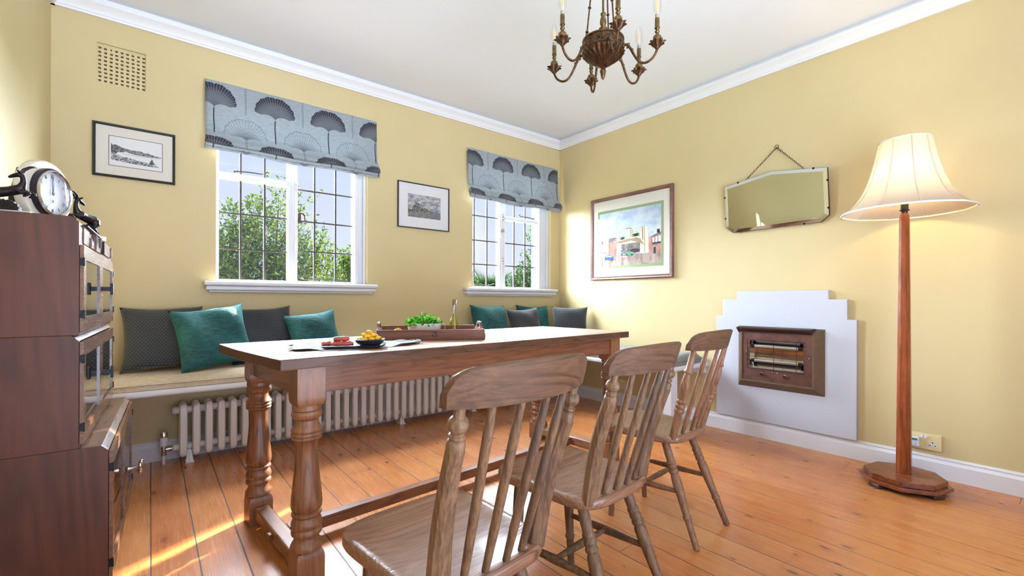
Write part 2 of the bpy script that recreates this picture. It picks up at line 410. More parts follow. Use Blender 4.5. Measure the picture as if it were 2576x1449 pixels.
# ---------------------------------------------------------------- windows
WH = MT['white']
def stay(mb, a, b, curl):
    a, b = Vector(a), Vector(b)
    mb.tube([a, (a + b) / 2 + Vector((0, -.004, .002)), b, b + Vector((.012 * curl, -.012, .004)), b + Vector((.03 * curl, -.02, .014)), b + Vector((.042 * curl, -.022, .006))], [.005, .0045, .004, .004, .004, .003], 6)
    mb.sphere(a, .009, 8)
def window(name, W, lst, rst, mul, left_leads, right_leads, trans, fan_left, sill):
    x0, x1, z0, z1 = W; y0, y1 = .085, .14
    root = struct(thing(name, None, None, ((x0 + x1) / 2, .085, z0))); ox, oy, oz = (x0 + x1) / 2, .085, z0
    T = Matrix.Translation((-ox, -oy, -oz))
    m = MB()
    m.box(x0, lst, y0, y1, z0, z1, T=T); m.box(rst, x1, y0 - .02, y1, z0, z1, T=T); m.box(rst, rst + .024, y0 - .034, y0 - .02, z0, z1, T=T); m.box(x1 - .018, x1, y0 - .05, y0 - .02, z0, z1, T=T)
    m.box(lst, rst, y0, y1, z0, z0 + .022, T=T); m.box(lst, rst, y0, y1, z1 - .03, z1, T=T)
    m.box(mul[0], mul[1], y0 - .008, y1, z0, z1, T=T)
    m.box(mul[0] + .018, mul[1] - .012, y0 - .016, y0 - .008, z0, z1, T=T)
    fx = (lst, mul[0]) if fan_left else (mul[1], rst)
    m.box(fx[0], fx[1], y0 - .006, y1, trans[0], trans[1], T=T)
    m.box(fx[0], fx[1], y0 - .014, y0 - .006, trans[0] + .004, trans[0] + .018, T=T)
    m.build('window_frame', WH, root, bevel=.003)
    m = MB()
    m.box(lst, mul[0], .116, .119, z0 + .02, z1 - .03, T=T); m.box(mul[1], rst, .116, .119, z0 + .02, z1 - .03, T=T)
    m.build('pane', MT['pane'], root)
    m = MB()
    for (vx, hz, a, b) in (left_leads + (lst, mul[0]), right_leads + (mul[1], rst)):
        for v in vx: m.box(v - .0058, v + .0058, .108, .122, z0 + .02, z1 - .03, T=T)
        for h in hz: m.box(a, b, .109, .121, h - .0048, h + .0048, T=T)
    m.build('glazing_bar', MT['lead'], root)
    m = MB(); s0, s1, zt = sill
    m.box(s0, s1, -.072, .086, zt - .028, zt, T=T); m.build('sill', WH, root, bevel=.011, segs=4)
    m = MB(); m.box(s0 + .012, s1 - .012, -.052, 0, zt - .055, zt - .028, T=T); m.box(s0 + .028, s1 - .028, -.034, 0, zt - .068, zt - .055, T=T)
    m.build('sill_moulding', WH, root, bevel=.006, segs=3)
    # ironmongery
    m = MB(); zz = trans[1] + .012
    if fan_left: stay(m, Vector((lst + .085, y0 - .016, zz)) - Vector((ox, oy, oz)), Vector((lst + .245, y0 - .016, zz + .008)) - Vector((ox, oy, oz)), 1)
    else: stay(m, Vector((rst - .06, y0 - .016, zz)) - Vector((ox, oy, oz)), Vector((rst - .24, y0 - .016, zz + .006)) - Vector((ox, oy, oz)), -1)
    m.build('fanlight_stay', MT['lead'], root, smooth=40)
    m = MB()
    for k in (.12, .2):
        cx = fx[0] + k * 1.0
        for q in range(7):
            a = PI + PI * q / 6
        m.tube([Vector((cx + .024 * math.cos(PI + PI * q / 8), y0 - .018, trans[0] + .026 + .012 * math.sin(PI + PI * q / 8))) - Vector((ox, oy, oz)) for q in range(9)], .0028, 6)
    m.each('stay_peg', WH, root, smooth=40)
    m = MB(); a = (mul[1] + .06, rst - .02) if fan_left else (lst + .06, mul[0] - .02)
    if fan_left: stay(m, Vector((rst - .06, y0 - .02, z0 + .034)) - Vector((ox, oy, oz)), Vector((rst - .36, y0 - .02, z0 + .034)) - Vector((ox, oy, oz)), -1)
    else: stay(m, Vector((lst + .04, y0 - .02, z0 + .034)) - Vector((ox, oy, oz)), Vector((lst + .22, y0 - .02, z0 + .034)) - Vector((ox, oy, oz)), 1)
    m.build('casement_stay', MT['lead'], root, smooth=40)
    m = MB()
    for zz in (1.32,) + ((1.745,) if fan_left else (1.74,)):
        cx = mul[1] - .012 if fan_left else mul[0] + .03
        m.box(cx - .010, cx + .010, y0 - .02, y0 - .008, zz - .03, zz + .03, T=T)
        for dz in (-.014, .014): m.sphere((cx - ox, y0 - .022 - oy, zz + dz - oz), .007, 8)
    m.build('catch_plate', MT['chrome'], root, bevel=.002)
    m = MB(); zz = 1.545
    if fan_left:
        hx = mul[1] + .006
        m.box(hx, hx + .022, y0 + .01, y0 + .026, zz - .05, zz + .02, T=T)
        m.tube([(hx + .016 - ox, y0 - .0 - oy, zz + .02 - oz), (hx + .03 - ox, y0 - .01 - oy, zz + .018 - oz), (hx + .042 - ox, y0 - .016 - oy, zz - .005 - oz), (hx + .042 - ox, y0 - .012 - oy, zz - .045 - oz)], [.007, .008, .007, .005], 8)
        m.build('latch_handle', pbr('bronze latch', (70, 52, 46), .45, .5), root, smooth=40)
    else:
        hx = mul[0] + .005; zz = 1.60
        m.box(hx + .0, hx + .045, y0 - .02, y0 - .008, zz, zz + .03, T=T)
        m.tube([(hx - ox, y0 - .024 - oy, zz + .02 - oz), (hx - .012 - ox, y0 - .03 - oy, zz - .01 - oz), (hx - .006 - ox, y0 - .03 - oy, zz - .06 - oz)], [.007, .006, .004], 8)
        m.build('latch_handle', MT['chrome'], root, smooth=40)
    return root
window('window_1', W1, -2.982, -2.112, (-2.572, -2.512), ([-2.857, -2.714], [1.517, 1.281]), ([-2.389, -2.239], [1.736, 1.512, 1.296]), (1.738, 1.776), True, (-3.072, -1.975, 1.062))
window('window_2', W2, -1.062, -.236, (-.719, -.652), ([-.991, -.846], [1.731, 1.503, 1.281]), ([-.519, -.378], [1.502, 1.281]), (1.722, 1.757), False, (-1.183, -.081, 1.057))

# ---------------------------------------------------------------- roman blinds
def ginkgo():
    m, nt, b = newmat('ginkgo print linen')
    uvn = nt.nodes.new('ShaderNodeUVMap'); uvn.uv_map = 'UVMap'
    sp = nt.nodes.new('ShaderNodeSeparateXYZ'); nt.links.new(uvn.outputs[0], sp.inputs[0])
    u, v = X(nt, sp.outputs[0]), X(nt, sp.outputs[1])
    PU, PV = .343, .353
    def fan(u0, v0, spokes, wide):
        du = ((u - u0) / PU + .5).frac() * PU - PU / 2
        dv = ((v - v0) / PV + .5).frac() * PV - PV / 2          # v grows downwards
        up = dv * -1.0
        r = (du * du + (up + .0) * (up + .0)).sqrt()
        th = du.atan2(up)                                        # 0 = straight up
        at = th.abs()
        tm = r.step(.0, .085).pow(.6) * 1.30
        scal = (th * 21.0).cos() * .0022 - (1.0 - (at / .10).min(1.0)) * .012
        R = (1.0 - (at * at) * .13) * .158 + scal
        edge = R - r
        inside = edge.gt(0.0) * at.lt(tm) * up.gt(-.004)
        lines = ((th * spokes).frac() - .5).abs()               # 0 mid .. .5 at line
        wl = (.0013 / (r + .004)) * spokes
        line = lines.gt(.5 - wl * .5 if False else (wl * -.55 + .5))
        line2 = line
        rim = edge.lt(.0024)
        below = dv.gt(0.0) * dv.lt(.165)
        wob = (v * 37.0).sin() * .0015
        stem = (du + wob).abs()
        return inside, line2, rim, r, edge, stem, below, at, tm
    ia, la, ra, rr, ea, sa, ba, ata, tma = fan(.045, .170, 9.0, 1)
    ib, lb, rb, rb_r, eb, sb, bb, atb, tmb = fan(.045 + PU / 2, .362, 7.6, 1)
    weave = noise(nt, objvec(nt, (30, 30, 700)), 1.0, 2)
    weave2 = noise(nt, objvec(nt, (600, 600, 60)), 1.0, 2)
    basec = nmix(nt, weave.step(.35, .65), lin((142, 153, 160)), lin((178, 186, 188)))
    darkc = lin((30, 34, 52)); linec = lin((66, 72, 84)); grey = lin((92, 100, 108))
    c = basec
    # pale outline leaf
    c = nmix(nt, ib * (1.0 - rb_r.step(.02, .1)) * .75, c, grey)
    c = nmix(nt, ib * lb.max(rb) * .9, c, linec)
    c = nmix(nt, bb * sb.lt(.0042) * sb.gt(.0022) * (1.0 - ib) * .9, c, linec)
    # dark leaf
    df = ia * (1.0 - la)
    c = nmix(nt, ia * (1.0 - rr.step(.03, .11) * .85), c, grey)
    c = nmix(nt, df * rr.step(.02, .13), c, darkc)
    c = nmix(nt, ba * sa.lt(.0035) * (1.0 - ia), c, darkc)
    nt.links.new(c, b.inputs['Base Color'])
    b.inputs['Roughness'].default_value = .42; b.inputs['Sheen Weight'].default_value = .3
    bump(nt, b, weave + weave2, .15, .001)
    tr = nt.nodes.new('ShaderNodeBsdfTranslucent'); nt.links.new(c, tr.inputs[0])
    mx = nt.nodes.new('ShaderNodeMixShader'); mx.inputs[0].default_value = .22
    out = nt.nodes['Material Output']
    nt.links.new(b.outputs[0], mx.inputs[1]); nt.links.new(tr.outputs[0], mx.inputs[2]); nt.links.new(mx.outputs[0], out.inputs[0])
    return m
GINKGO = ginkgo()
def blind(name, x0, x1, zt, zb, label, sag, seed):
    L = x1 - x0; t = thing(name, label, 'blind', ((x0 + x1) / 2, 0, zt), group=None)
    rnd = random.Random(seed)
    # profile (y, z below top) of the hanging cloth with its stacked folds
    D = zt - zb
    prof = [(-.030, 0), (-.036, .12), (-.038, .25), (-.046, D - .125), (-.074, D - .085), (-.098, D - .056), (-.100, D - .040), (-.086, D - .032),
            (-.066, D - .055), (-.056, D - .080), (-.060, D - .076), (-.078, D - .042), (-.093, D - .026), (-.090, D - .017), (-.074, D - .015),
            (-.056, D - .045), (-.050, D - .06), (-.060, D - .045), (-.078, D - .012), (-.074, D)]
    arc = [0]
    for a, b_ in zip(prof, prof[1:]): arc.append(arc[-1] + math.hypot(b_[0] - a[0], b_[1] - a[1]))
    # folds eat cloth: print continues along the cloth
    pts = []; NP = 5
    for k in range(len(prof) - 1):
        n = 14 if k < 3 else NP
        for q in range(n):
            f = q / n; pts.append((prof[k][0] * (1 - f) + prof[k + 1][0] * f, prof[k][1] * (1 - f) + prof[k + 1][1] * f, arc[k] * (1 - f) + arc[k + 1] * f))
    pts.append((prof[-1][0], prof[-1][1], arc[-1]))
    n = len(pts) - 1; m = MB()
    ph = rnd.uniform(0, 6)
    def fn(a, bq):
        y, d, s_ = pts[round(bq * n)]
        w = max(0, (d - (D - .13)) / .13)
        x = (a - .5) * L * (1 + .018 * w * w)
        yy = y - w * .006 * math.sin(a * 9 + ph) - .010 * w * math.sin(a * PI) * (1 if d > D - .09 else .4)
        zz = -d - w * sag * math.sin(PI * a) ** 1 + w * .004 * math.sin(a * 14 + ph * 2 + y * 60)
        yy -= .0015 * math.sin(a * 17 + d * 9)
        return (x, yy, zz)
    m.grid(fn, 60, n, uvfn=lambda a, bq: (a * L, pts[round(bq * n)][2]))
    m.build('cloth', GINKGO, t, smooth=60, fix=False, mods=[('SOLIDIFY', dict(thickness=.0015))])
    m = MB(); m.box(-L / 2 + .004, L / 2 - .004, -.028, -.002, -.028, .003); m.build('headrail', WH, t, bevel=.003)
    m = MB(); m.box(-L / 2 + .02, L / 2 - .02, -.062, -.058, -D + .004, -D + .022); m.build('hem_bar', WH, t)
    return t
blind('roman_blind', -3.066, -1.978, 2.307, 1.872, 'grey roman blind printed with ginkgo leaves over the wider left-hand window', .012, 3)
blind('roman_blind', -1.154, -.058, 2.289, 1.848, 'grey ginkgo-leaf roman blind at the window next to the room corner', .016, 8)
# ---------------------------------------------------------------- outside the windows
mb = MB(); mb.box(-30, 40, .4, 60, -.45, -.40); tag(mb.build('lawn', pbr('grass', (84, 110, 60), .9, var=.3, vscale=3)), 'mown lawn outside below the windows', 'lawn', kind='structure')
mb = MB(); mb.box(-12, 14, .23, 1.9, -.40, -.36); tag(mb.build('bounce_slab', pbr('pale bounce surface', (226, 222, 214), .8)), 'unseen pale slab added outside to bounce light onto the ceiling', 'bounce_slab', kind='structure')  # unseen pale slab, added to bounce daylight up through the windows
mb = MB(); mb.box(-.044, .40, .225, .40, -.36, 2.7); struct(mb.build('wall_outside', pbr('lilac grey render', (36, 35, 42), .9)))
def leafmat(name, a, b_, c_):
    m, nt, b = newmat(name)
    inf = nt.nodes.new('ShaderNodeUVMap'); inf.uv_map = 'UVMap'
    sp = nt.nodes.new('ShaderNodeSeparateXYZ'); nt.links.new(inf.outputs[0], sp.inputs[0]); u = X(nt, sp.outputs[0])
    c = nmix(nt, u.step(0, .55), lin(a), lin(b_)); c = nmix(nt, u.step(.5, 1), c, lin(c_))
    nt.links.new(c, b.inputs['Base Color']); b.inputs['Roughness'].default_value = .9; b.inputs['Specular IOR Level'].default_value = .05
    tr = nt.nodes.new('ShaderNodeBsdfTranslucent'); nt.links.new(c, tr.inputs[0])
    mx = nt.nodes.new('ShaderNodeMixShader'); mx.inputs[0].default_value = .4
    nt.links.new(b.outputs[0], mx.inputs[1]); nt.links.new(tr.outputs[0], mx.inputs[2]); nt.links.new(mx.outputs[0], nt.nodes['Material Output'].inputs[0])
    return m
BARK = pbr('bark', (34, 28, 22), .95, spec=.1)
def shrub(label, base, h, blobs, nl, leaf, mat, seed, sprigs=40):
    """many small leaves on twigs gathered into rounded masses"""
    rnd = random.Random(seed); t = thing('garden_shrub', label, 'shrub', base)
    tw = MB(); lf = MB()
    bx = Vector(base)
    def leaf_at(p, d, s_, tone):
        d = d.normalized(); side = d.cross(Vector((rnd.uniform(-1, 1), rnd.uniform(-1, 1), rnd.uniform(-.3, 1)))).normalized()
        nrm = d.cross(side); w = s_ * .2
        b0 = len(lf.v)
        lf.add([p, p + d * s_ * .5 + side * w + nrm * w * .3, p + d * s_, p + d * s_ * .5 - side * w + nrm * w * .3], [(0, 1, 2), (0, 2, 3)])
        for q in range(4): lf.uv[b0 + q] = (tone, 0)
    tot = sum(b[3] ** 2 * b[4] for b in blobs)
    for (cx, cyy, cz, r, k) in blobs:
        c = Vector((cx, cyy, cz)) - bx
        tw.tube([Vector((rnd.uniform(-.1, .1), rnd.uniform(-.1, .1), 0)), c * .5 + Vector((0, 0, -.2)), c], [.035, .02, .008], 5)
        n = int(nl * r * r * k / tot / 9)
        for _ in range(n):
            d = Vector((rnd.gauss(0, 1), rnd.gauss(0, 1), rnd.gauss(0, 1))).normalized()
            rad = r * rnd.random() ** .38
            p = c + Vector((d.x * rad, d.y * rad * .8, d.z * rad * 1.15))
            g = (d * .7 + Vector((rnd.uniform(-.3, .3), rnd.uniform(-.3, .3), .7))).normalized()
            ln = rnd.uniform(.10, .22)
            if rad > r * .7: tw.tube([p, p + g * ln], [.0025, .001], 3)
            lit = max(0, min(1, .35 + .5 * d.z * (rad / r) + .25 * rnd.random()))
            for q in range(9):
                f = q / 8
                o = (g * .5 + Vector((rnd.gauss(0, .7), rnd.gauss(0, .7), rnd.gauss(0, .7))))
                leaf_at(p + g * ln * f, o, leaf * rnd.uniform(.7, 1.25), rnd.random())
    lf.build('foliage', mat, t, fix=False)
    tw.build('branch', BARK, t, fix=False)
    return t
LIGHTLEAF = leafmat('light green leaves', (12, 24, 7), (32, 44, 11), (60, 68, 24))
DARKLEAF = leafmat('dark green leaves', (10, 22, 10), (24, 40, 16), (44, 60, 26))
shrub('tall bushy pale green shrub filling the left-hand window outside', (-2.2, 3.0, -.4), 3, [(-2.75, 3.1, 1.15, .62, 1.3), (-2.25, 3.0, 1.25, .60, 1.4), (-1.85, 2.95, 1.15, .52, 1.2), (-2.15, 3.0, 1.75, .40, .8), (-2.72, 3.1, 1.72, .36, .5), (-2.05, 3.0, 2.15, .22, .5), (-1.78, 3.0, 2.2, .16, .25), (-1.62, 3.0, 1.55, .30, .6), (-2.45, 3.0, 1.95, .2, .3), (-2.85, 3.2, .7, .7, 1.0), (-1.9, 3.1, .6, .7, 1.0)], 34000, .05, LIGHTLEAF, 5)
def pushed(blobs, k):
    """the same shrub seen from the room, standing k times as far away"""
    return [(CAM.x + (x - CAM.x) * k, CAM.y + (y - CAM.y) * k, CAM.z + (z - CAM.z) * k, r * k, w) for x, y, z, r, w in blobs]
shrub('narrower shrub showing at the right edge of the left-hand window, outside', (-.55, 4.35, -.4), 3, pushed([(-1.02, 3.1, 1.1, .34, 1.2), (-1.0, 3.1, 1.5, .2, .7), (-1.12, 3.1, 1.3, .2, .8), (-1.05, 3.1, .75, .34, 1)], 1.19), 6000, .062, LIGHTLEAF, 9)
shrub('dark leafy climber outside beside the rendered pier at the corner window', (2.55, 3.4, -.4), 3, [(2.55, 3.4, 1.2, .38, 1.2), (2.62, 3.4, 1.75, .22, .7), (2.66, 3.4, 2.2, .16, .5), (2.3, 3.4, 1.1, .3, 1), (2.5, 3.4, .6, .5, 1)], 7000, .065, DARKLEAF, 14)
shrub('low dark shrub outside at the left edge of the corner window', (1.15, 3.6, -.4), 3, [(1.15, 3.6, 1.0, .36, .8), (1.10, 3.6, 1.5, .18, .3)], 2000, .065, DARKLEAF, 17)
def palm(label, base, hz, R, seed):
    rnd = random.Random(seed); t = thing('fan_palm', label, 'palm', base); m = MB(); st = MB()
    st.tube([(0, 0, 0), (.03, 0, hz * .5), (0, 0, hz)], [.09, .08, .07], 8); st.build('trunk', BARK, t, smooth=50)
    for k in range(16):
        az = rnd.uniform(0, 2 * PI); el = rnd.uniform(.05, 1.1)
        d = Vector((math.cos(az) * math.cos(el), math.sin(az) * math.cos(el), math.sin(el)))
        c0 = Vector((0, 0, hz)); c = c0 + d * rnd.uniform(.15, .3)
        m.tube([c0, c], [.008, .005], 4)
        a = d.cross(Vector((0, 0, 1))).normalized(); n = a.cross(d)
        tone = rnd.random()
        for q in range(30):
            th = -1.75 + 3.5 * q / 29
            dd = (d * math.cos(th) + a * math.sin(th) + n * .25 * abs(th)).normalized(); ln = R * rnd.uniform(.8, 1.0) * (1 - .12 * abs(th))
            w = .011; sd = dd.cross(n).normalized() * w
            b0 = len(m.v)
            m.add([c, c + dd * ln * .45 + sd, c + dd * ln - Vector((0, 0, .06 * ln)), c + dd * ln * .45 - sd], [(0, 1, 2), (0, 2, 3)])
            for z in range(4): m.uv[b0 + z] = (tone, 0)
    m.build('frond', DARKLEAF, t, fix=False)
palm('green fan palm with spiky leaves outside the corner window', (3.30, 5.9, -.4), 1.50, .66, 3)
# ---------------------------------------------------------------- framed pictures
CREAM = pbr('cream mount card', (226, 219, 205), .8)
PALE = pbr('pale mount card', (228, 226, 224), .8)
def engrave(name, dark, light, s, c0=.4, c1=.6, stretch=(1, 1, 1)):
    m, nt, b = newmat(name); v = objvec(nt, tuple(s * k for k in stretch))
    n = noise(nt, v, 1.0, 6, .7)
    nt.links.new(nmix(nt, n.step(c0, c1), lin(dark), lin(light)), b.inputs['Base Color']); b.inputs['Roughness'].default_value = .8
    return m
def picture(label, w, h, fw, fd, fmat, loc, axis, mount, art_rect, art_fn, rim=None, tilt=0.0, cat='picture'):
    """local x to the right, z up, y towards the wall; front faces -y"""
    t = thing('framed_picture', label, cat, loc, 0 if axis == 'y' else -PI / 2)
    if tilt: t.rotation_euler = (tilt, 0, t.rotation_euler[2])
    m = MB()
    prof = [(0, 0), (0, -fd * .8), (fw * .25, -fd), (fw * .6, -fd * .9), (fw * .75, -fd * .95), (fw, -fd * .6), (fw, 0)]
    cs = [(-w / 2, -h / 2, 1, 1), (w / 2, -h / 2, -1, 1), (w / 2, h / 2, -1, -1), (-w / 2, h / 2, 1, -1)]
    R = [[(c[0] + c[2] * p[0], p[1], c[1] + c[3] * p[0]) for p in prof] for c in cs]
    R.append(R[0]); m.rings(R, cap=False)
    m.build('frame', fmat, t, smooth=25)
    m = MB(); m.box(-w / 2 + fw * .6, w / 2 - fw * .6, -fd * .45, -.002, -h / 2 + fw * .6, h / 2 - fw * .6); m.build('mount', mount, t)
    iw, ih = w - 2 * fw, h - 2 * fw
    u0, u1, v0, v1 = art_rect
    ax0, ax1, az0, az1 = -iw / 2 + iw * u0, -iw / 2 + iw * u1, -ih / 2 + ih * v0, -ih / 2 + ih * v1
    y = -fd * .45 - .0004
    if rim:
        m = MB(); g = rim[1]; m.box(ax0 - g, ax1 + g, y - .0004, y, az0 - g, az1 + g); m.build('inner_border', rim[0], t); y -= .0005
    mats, polys = art_fn()
    m = MB(); k = 0
    for mi, poly in polys:
        k += 1
        m.add([(ax0 + (ax1 - ax0) * p[0], y - .00006 * k, az0 + (az1 - az0) * p[1]) for p in poly], [tuple(range(len(poly)))], mi)
    m.build('artwork', mats, t, fix=False)
    m = MB(); m.add([(-iw / 2, -fd * .58, -ih / 2), (iw / 2, -fd * .58, -ih / 2), (iw / 2, -fd * .58, ih / 2), (-iw / 2, -fd * .58, ih / 2)], [(0, 1, 2, 3)]); m.build('glass', MT['picglass'], t, fix=False)
    return t
def wob(pts, n, amp, seed):
    r = random.Random(seed); out = []
    for a, b in zip(pts, pts[1:]):
        for q in range(n):
            f = q / n; out.append((a[0] + (b[0] - a[0]) * f, a[1] + (b[1] - a[1]) * f + r.uniform(-amp, amp)))
    out.append(pts[-1]); return out
BLACKF = pbr('black picture frame', (24, 22, 26), .35)
def art_bay():
    mats = [pbr('print paper', (229, 229, 228), .9), engrave('bay scrub', (40, 44, 46), (150, 152, 150), 120, .42, .62), engrave('bay headland', (62, 66, 68), (160, 162, 160), 100, .4, .6), engrave('bay near shore', (52, 56, 56), (200, 200, 196), 130, .42, .6), pbr('bay line', (120, 122, 122), .9)]
    P = [(0, [(0, 0), (1, 0), (1, 1), (0, 1)])]
    P.append((2, wob([(.03, .70), (.2, .66), (.35, .62), (.6, .60), (.8, .56), (.98, .50)], 6, .015, 1) + [(.98, .47), (.75, .45), (.45, .47), (.3, .52), (.03, .55)]))
    P.append((1, wob([(.03, .72), (.12, .72), (.2, .68), (.28, .62)], 5, .02, 2) + [(.28, .50), (.16, .48), (.10, .36), (.03, .32)]))
    P.append((3, wob([(.03, .50), (.1, .42), (.2, .36), (.35, .32), (.5, .28), (.65, .25), (.8, .22), (.95, .14)], 6, .015, 3) + [(.9, .12), (.5, .13), (.2, .16), (.03, .20)]))
    P.append((1, wob([(.74, .2), (.77, .33), (.80, .40), (.84, .28), (.88, .2)], 3, .02, 4)))
    P.append((4, [(.15, .50), (.3, .44), (.55, .43), (.95, .44), (.95, .435), (.55, .422), (.3, .43)]))
    return mats, P
picture('black framed monochrome print of a bay on the left, below the air vent', .365, .297, .0135, .020, BLACKF, (-3.3945, -.001, 1.780), 'y', CREAM, (.165, .855, .20, .80), art_bay, rim=(pbr('brown rule', (128, 110, 96), .8), .0035))
def art_rock():
    mats = [engrave('engraved cloud sky', (120, 122, 128), (196, 196, 196), 22, .42, .6, (1, 1, 2)), engrave('engraved crag', (44, 46, 50), (150, 146, 140), 70, .4, .62), engrave('engraved shore', (70, 72, 74), (160, 156, 148), 90, .4, .6), engrave('engraved sea', (88, 94, 102), (130, 134, 140), 60, .4, .6, (1, 1, 6)), engrave('light face', (130, 128, 122), (188, 184, 174), 60, .35, .6)]
    P = [(0, [(0, 0), (1, 0), (1, 1), (0, 1)])]
    P.append((3, [(.3, 0), (1, 0), (1, .30), (.5, .32)]))
    P.append((1, wob([(0, .34), (.08, .52), (.15, .66), (.19, .78), (.22, .72), (.3, .62), (.4, .58), (.5, .48), (.62, .36), (.78, .28)], 4, .012, 5) + [(.7, .22), (.4, .18), (0, .2)]))
    P.append((4, [(.02, .36), (.1, .55), (.19, .76), (.21, .6), (.15, .42), (.1, .3)]))
    P.append((4, [(.32, .56), (.45, .5), (.55, .42), (.42, .44)]))
    P.append((2, wob([(0, .24), (.2, .27), (.45, .26), (.62, .22), (.7, .12), (.72, 0)], 4, .012, 6) + [(0, 0)]))
    P.append((1, [(.74, .3), (.76, .3), (.762, .36), (.748, .36)])); P.append((1, [(.82, .29), (.84, .29), (.842, .34), (.826, .34)]))
    return mats, P
picture('small thin-framed engraving of a rocky crag between the two windows', .468, .369, .0085, .020, pbr('grey black frame', (52, 50, 56), .3, .3), (-1.5615, -.001, 1.7145), 'y', PALE, (.175, .835, .235, .765), art_rock)
def art_garage():
    mats = [engrave('watercolour sky', (168, 190, 214), (220, 226, 230), 5, .38, .62, (1, 1, 1.6)), engrave('wet street', (140, 118, 108), (192, 172, 160), 16, .4, .62, (1, 1, .4)), engrave('red brick houses', (158, 104, 92), (200, 150, 134), 30, .38, .6, (1, 1, .4)), pbr('slate roofs', (112, 112, 128), .9), pbr('cream facade', (238, 226, 196), .9), pbr('tan shade', (166, 142, 112), .9), engrave('dark interior', (90, 86, 86), (150, 140, 134), 20, .4, .6), pbr('green window', (62, 150, 118), .9), pbr('green car', (96, 146, 112), .9), pbr('blue car', (62, 92, 132), .9), pbr('dark ink', (50, 44, 46), .9), pbr('teal pump', (44, 112, 122), .9), pbr('white gouache', (232, 230, 224), .9), pbr('pale brown reflection', (176, 156, 144), .9)]
    def q(x, y):
        u = (x - 180) / 778.0; yt = 440 - .166 * (x - 180); yb = 1150 - .05 * (x - 180)
        return (max(0, min(1, u)), max(0, min(1, (yb - y) / (yb - yt))))
    Q = lambda *p: [q(*a) for a in p]
    P = [(0, [(0, 0), (1, 0), (1, 1), (0, 1)]), (1, Q((175, 1034), (420, 990), (720, 975), (960, 985), (960, 1120), (175, 1160)))]
    P += [(13, Q((420, 990), (470, 985), (480, 1090), (425, 1100))), (13, Q((735, 975), (815, 972), (830, 1110), (750, 1105))), (13, Q((880, 990), (905, 990), (910, 1080), (885, 1080)))]
    P += [(2, Q((178, 850), (205, 805), (285, 795), (415, 757), (415, 992), (178, 1034))), (3, Q((178, 842), (208, 802), (262, 800), (285, 770), (340, 765), (360, 755), (415, 757), (390, 775), (340, 815), (290, 822), (280, 835), (190, 852)))]
    P += [(10, Q((200, 880), (206, 880), (206, 1020), (200, 1020))), (10, Q((240, 870), (246, 870), (246, 1005), (240, 1005))), (5, Q((285, 850), (292, 850), (292, 1000), (285, 1000))), (5, Q((330, 830), (336, 830), (336, 995), (330, 995)))]
    P += [(2, Q((815, 760), (850, 745), (955, 700), (955, 985), (815, 985))), (3, Q((850, 750), (900, 715), (958, 690), (958, 715), (905, 735), (860, 765))), (12, Q((862, 770), (955, 735), (955, 845), (862, 855))), (10, Q((862, 838), (955, 820), (955, 845), (862, 860))), (10, Q((885, 760), (892, 757), (892, 845), (885, 845))), (10, Q((920, 750), (926, 748), (926, 840), (920, 840))), (10, Q((912, 655), (944, 655), (944, 705), (912, 705))), (13, Q((858, 880), (912, 880), (912, 985), (858, 985))), (10, Q((872, 900), (900, 895), (900, 985), (872, 985)))]
    P += [(4, Q((415, 722), (545, 690), (545, 640), (575, 628), (612, 638), (618, 668), (735, 640), (742, 620), (803, 610), (818, 972), (715, 978), (715, 822), (470, 850), (470, 985), (415, 992)))]
    P += [(5, Q((590, 640), (600, 638), (602, 765), (592, 765))), (5, Q((608, 645), (620, 655), (620, 760), (610, 762))), (10, Q((738, 622), (746, 620), (750, 790), (742, 800))), (5, Q((760, 616), (768, 616), (774, 970), (764, 970))), (10, Q((535, 640), (575, 625), (612, 635), (612, 641), (575, 633), (537, 648)))]
    P += [(6, Q((470, 850), (715, 822), (715, 962), (470, 985))), (5, Q((380, 815), (415, 805), (560, 762), (660, 752), (715, 775), (765, 862), (705, 832), (600, 800), (470, 836), (382, 826))), (4, Q((378, 813), (560, 758), (660, 750), (640, 768), (560, 775), (382, 822)))]
    P += [(7, Q((458, 757), (522, 742), (522, 780), (458, 790))), (10, Q((474, 756), (508, 748), (508, 781), (474, 786))), (7, Q((620, 712), (704, 692), (706, 738), (622, 750))), (10, Q((636, 712), (686, 700), (686, 738), (636, 744)))]
    for k in range(5): P.append((10, Q((446 + k * 18, 735 - k * 4), (456 + k * 18, 733 - k * 4), (452 + k * 18, 748 - k * 4))))
    for k in range(6): P.append((10, Q((628 + k * 17, 682 - k * 4), (637 + k * 17, 680 - k * 4), (633 + k * 17, 694 - k * 4))))
    el = lambda cx, cyy, a, b_: Q(*[(cx + a * math.cos(2 * PI * k / 18), cyy + b_ * math.sin(2 * PI * k / 18)) for k in range(18)])
    P += [(10, el(650, 935, 60, 26)), (8, el(585, 975, 58, 28)), (10, el(612, 993, 14, 12)), (10, el(556, 998, 12, 10))]
    for px_ in (483, 547): P += [(11, Q((px_ - 8, 930), (px_ + 8, 930), (px_ + 8, 1012), (px_ - 8, 1012))), (12, el(px_, 920, 6, 12)), (12, Q((px_ - 6, 955), (px_ + 6, 955), (px_ + 6, 965), (px_ - 6, 965)))]
    P += [(12, Q((470, 1014), (556, 1012), (556, 1020), (470, 1024)))]
    P += [(9, Q((252, 1030), (258, 1005), (300, 996), (352, 998), (362, 1018), (396, 1028), (398, 1048), (330, 1062), (255, 1056))), (12, Q((270, 1020), (276, 1006), (345, 1004), (352, 1018))), (9, Q((296, 1004), (302, 1004), (302, 1020), (296, 1020))), (10, el(270, 1055, 11, 11)), (10, el(352, 1058, 11, 11)), (12, el(388, 1036, 9, 9))]
    return mats, P
WALNUTF = wood('walnut frame', (84, 52, 44), (118, 78, 68), (140, 98, 86), 'x', 2, .35)
